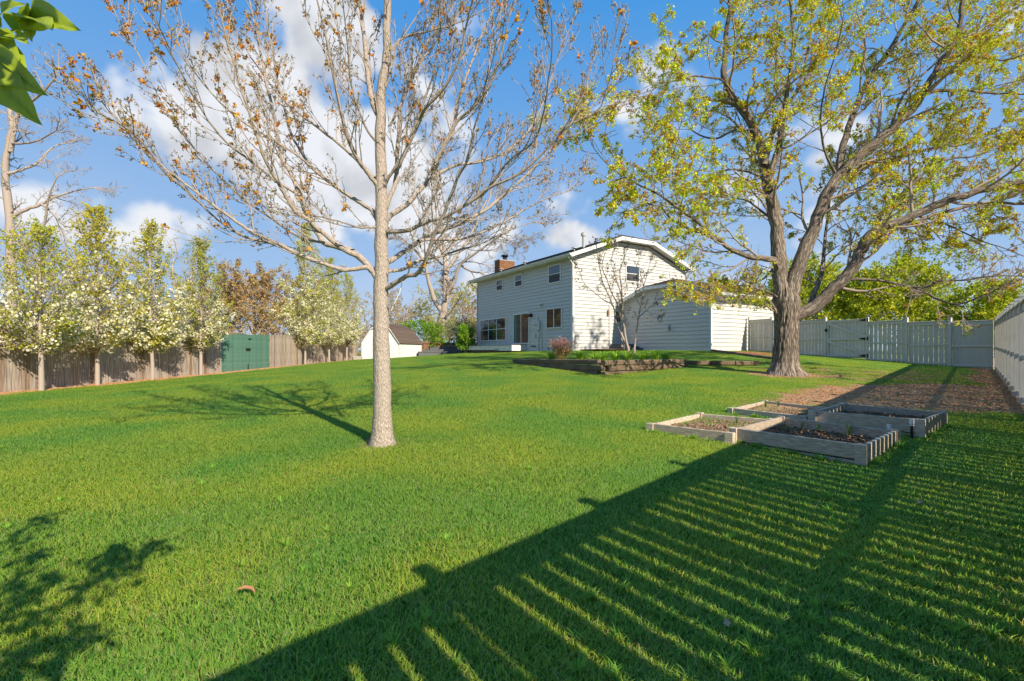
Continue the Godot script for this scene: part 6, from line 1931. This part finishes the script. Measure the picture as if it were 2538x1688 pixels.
func shared_plank(k: int) -> ArrayMesh:
	var key := "bp%d" % k
	if not shared.has(key):
		shared[key] = plank_mesh(0.139, 1.75, 0.018, 0.01, Color.WHITE.darkened(0.12 * k))
	return shared[key]

# ---------------------------------------------------------------- sky
func sky_panorama() -> ImageTexture:
	var w := 1600
	var h := 800
	var data := PackedFloat32Array()
	data.resize(w * h * 3)
	var nz := FastNoiseLite.new()
	nz.seed = 9
	nz.frequency = 1.0
	nz.fractal_octaves = 6
	nz.fractal_gain = 0.52
	var wide := FastNoiseLite.new()
	wide.seed = 31
	wide.frequency = 1.0
	wide.fractal_octaves = 2
	# cumulus seen from here, as places in the sky: azimuth, height, half width, half height (degrees), strength
	var puffs := [[-26.5, 24.0, 9.5, 6.0, 1.1], [-32.0, 19.5, 7.0, 3.0, 0.9], [-21.0, 30.0, 6.0, 5.0, 1.0], [-16.5, 20.0, 10.0, 6.0, 1.0], [-33.0, 34.0, 7.0, 3.0, 0.6], [15.0, 26.0, 3.6, 1.7, 0.7], [17.5, 28.5, 3.6, 2.4, 0.75], [16.5, 23.5, 3.8, 1.6, 0.7],
		[-39.0, 12.0, 9.0, 2.4, 0.7], [-29.0, 11.5, 4.0, 1.6, 0.45], [5.0, 13.5, 8.0, 1.5, 0.55], [9.5, 16.5, 5.0, 1.2, 0.55], [-14.0, 17.0, 9.0, 3.0, 0.6], [2.0, 8.0, 14.0, 1.6, 0.45], [40.0, 15.0, 10.0, 3.0, 0.55], [33.0, 9.0, 12.0, 2.0, 0.5], [27.0, 20.0, 7.0, 3.0, 0.35], [-6.0, 12.0, 8.0, 2.2, 0.45]]
	var k := 0
	for j in h:
		var el := PI / 2 - PI * (j + 0.5) / h
		var y := sin(el)
		var base := Color(0.58, 0.74, 0.94)
		if el > 0:
			var t := pow(clampf(y / 0.62, 0, 1), 0.62)
			base = Color(0.60, 0.75, 0.93).lerp(Color(0.052, 0.315, 0.78), t)
		else:
			base = Color(0.30, 0.33, 0.26)
		for i in w:
			var c := base
			if el > -0.02:
				var az := wrapf((float(i) + 0.5) / w * TAU, -PI, PI)
				var d := Vector3(sin(az) * cos(el), y, -cos(az) * cos(el))
				var q := d * 6.2
				var n := nz.get_noise_3d(q.x, q.y, q.z)
				var m := nz.get_noise_3d(q.x * 0.45 + 9.0, q.y * 0.6, q.z * 0.45)
				var a := rad_to_deg(az)
				var e := rad_to_deg(el)
				var s := 0.0
				if absf(a) < 62.0:
					for p in puffs:
						var u: float = (a - p[0]) / p[2]
						var v: float = (e - p[1]) / p[3]
						var r := u * u + v * v
						if r < 3.0:
							s = maxf(s, p[4] * (1.0 - r / 3.0))
				else:
					s = 0.62 * clampf(wide.get_noise_3d(d.x * 2.5, d.y * 5.0, d.z * 2.5) * 1.9, 0, 1) * smoothstep(62.0, 80.0, absf(a))
				var dens := smoothstep(0.27, 0.56, s * 0.72 + n * 0.66 + m * 0.25)
				# the underside of a cloud is a little greyer
				var up := nz.get_noise_3d(q.x, q.y + 0.35, q.z)
				var lit := clampf(0.90 + (n - up) * 0.45, 0.72, 1.0)
				var veil := 0.16 * smoothstep(0.5, 0.0, y) * clampf(0.5 + m * 1.6, 0, 1)
				c = c.lerp(Color(0.86, 0.89, 0.94), veil)
				c = c.lerp(Color(0.93 * lit, 0.945 * lit, 0.97 * lit + 0.01), dens * 0.94)
			data[k] = c.r
			data[k + 1] = c.g
			data[k + 2] = c.b
			k += 3
	var im := Image.create_from_data(w, h, false, Image.FORMAT_RGBF, data.to_byte_array())
	return ImageTexture.create_from_image(im)

# ---------------------------------------------------------------- the scene
func _ready() -> void:
	var cam := Camera3D.new()
	cam.name = "camera"
	add_child(cam)
	cam.position = V(0, EYE, 0)
	cam.projection = Camera3D.PROJECTION_FRUSTUM
	cam.near = 0.05
	cam.far = 2500.0
	cam.size = 2.0 * 0.05 * 844.0 / 1197.0
	cam.frustum_offset = Vector2(0, 0.05 * 26.0 / 1197.0)
	cam.current = true
	var we := WorldEnvironment.new()
	we.name = "surroundings"
	var env := Environment.new()
	env.background_mode = Environment.BG_SKY
	env.sky = Sky.new()
	var ps := PanoramaSkyMaterial.new()
	ps.panorama = sky_panorama()
	ps.energy_multiplier = 0.60
	env.sky.sky_material = ps
	env.tonemap_mode = Environment.TONE_MAPPER_LINEAR
	env.tonemap_exposure = 1.62
	env.sdfgi_enabled = true
	env.ssao_enabled = true
	env.ssil_enabled = true
	we.environment = env
	add_child(we)
	var sun := DirectionalLight3D.new()
	sun.name = "sun"
	var sa := deg_to_rad(SUN_AZ)
	var se := deg_to_rad(SUN_EL)
	var to_sun := V(sin(sa) * cos(se), sin(se), -cos(sa) * cos(se))
	add_child(sun)
	sun.look_at_from_position(to_sun * 50.0, Vector3.ZERO, Vector3.UP)
	sun.light_energy = 1.58
	sun.light_color = Color(1.0, 0.945, 0.85)
	sun.light_angular_distance = 0.53
	sun.shadow_enabled = true

	rng.seed = 20240
	n1.seed = 3
	n1.frequency = 0.1
	n2.seed = 8
	n2.frequency = 0.1
	make_materials()
	make_ground()
	make_house()
	make_shed()
	make_left_fence()
	make_white_fences()
	make_timbers()
	make_beds()
	rng.seed = 501
	make_young_tree()
	rng.seed = 502
	make_big_tree()
	make_surroundings()
	make_lilac()
	make_litter()
	rng.seed = 7
	make_grass()
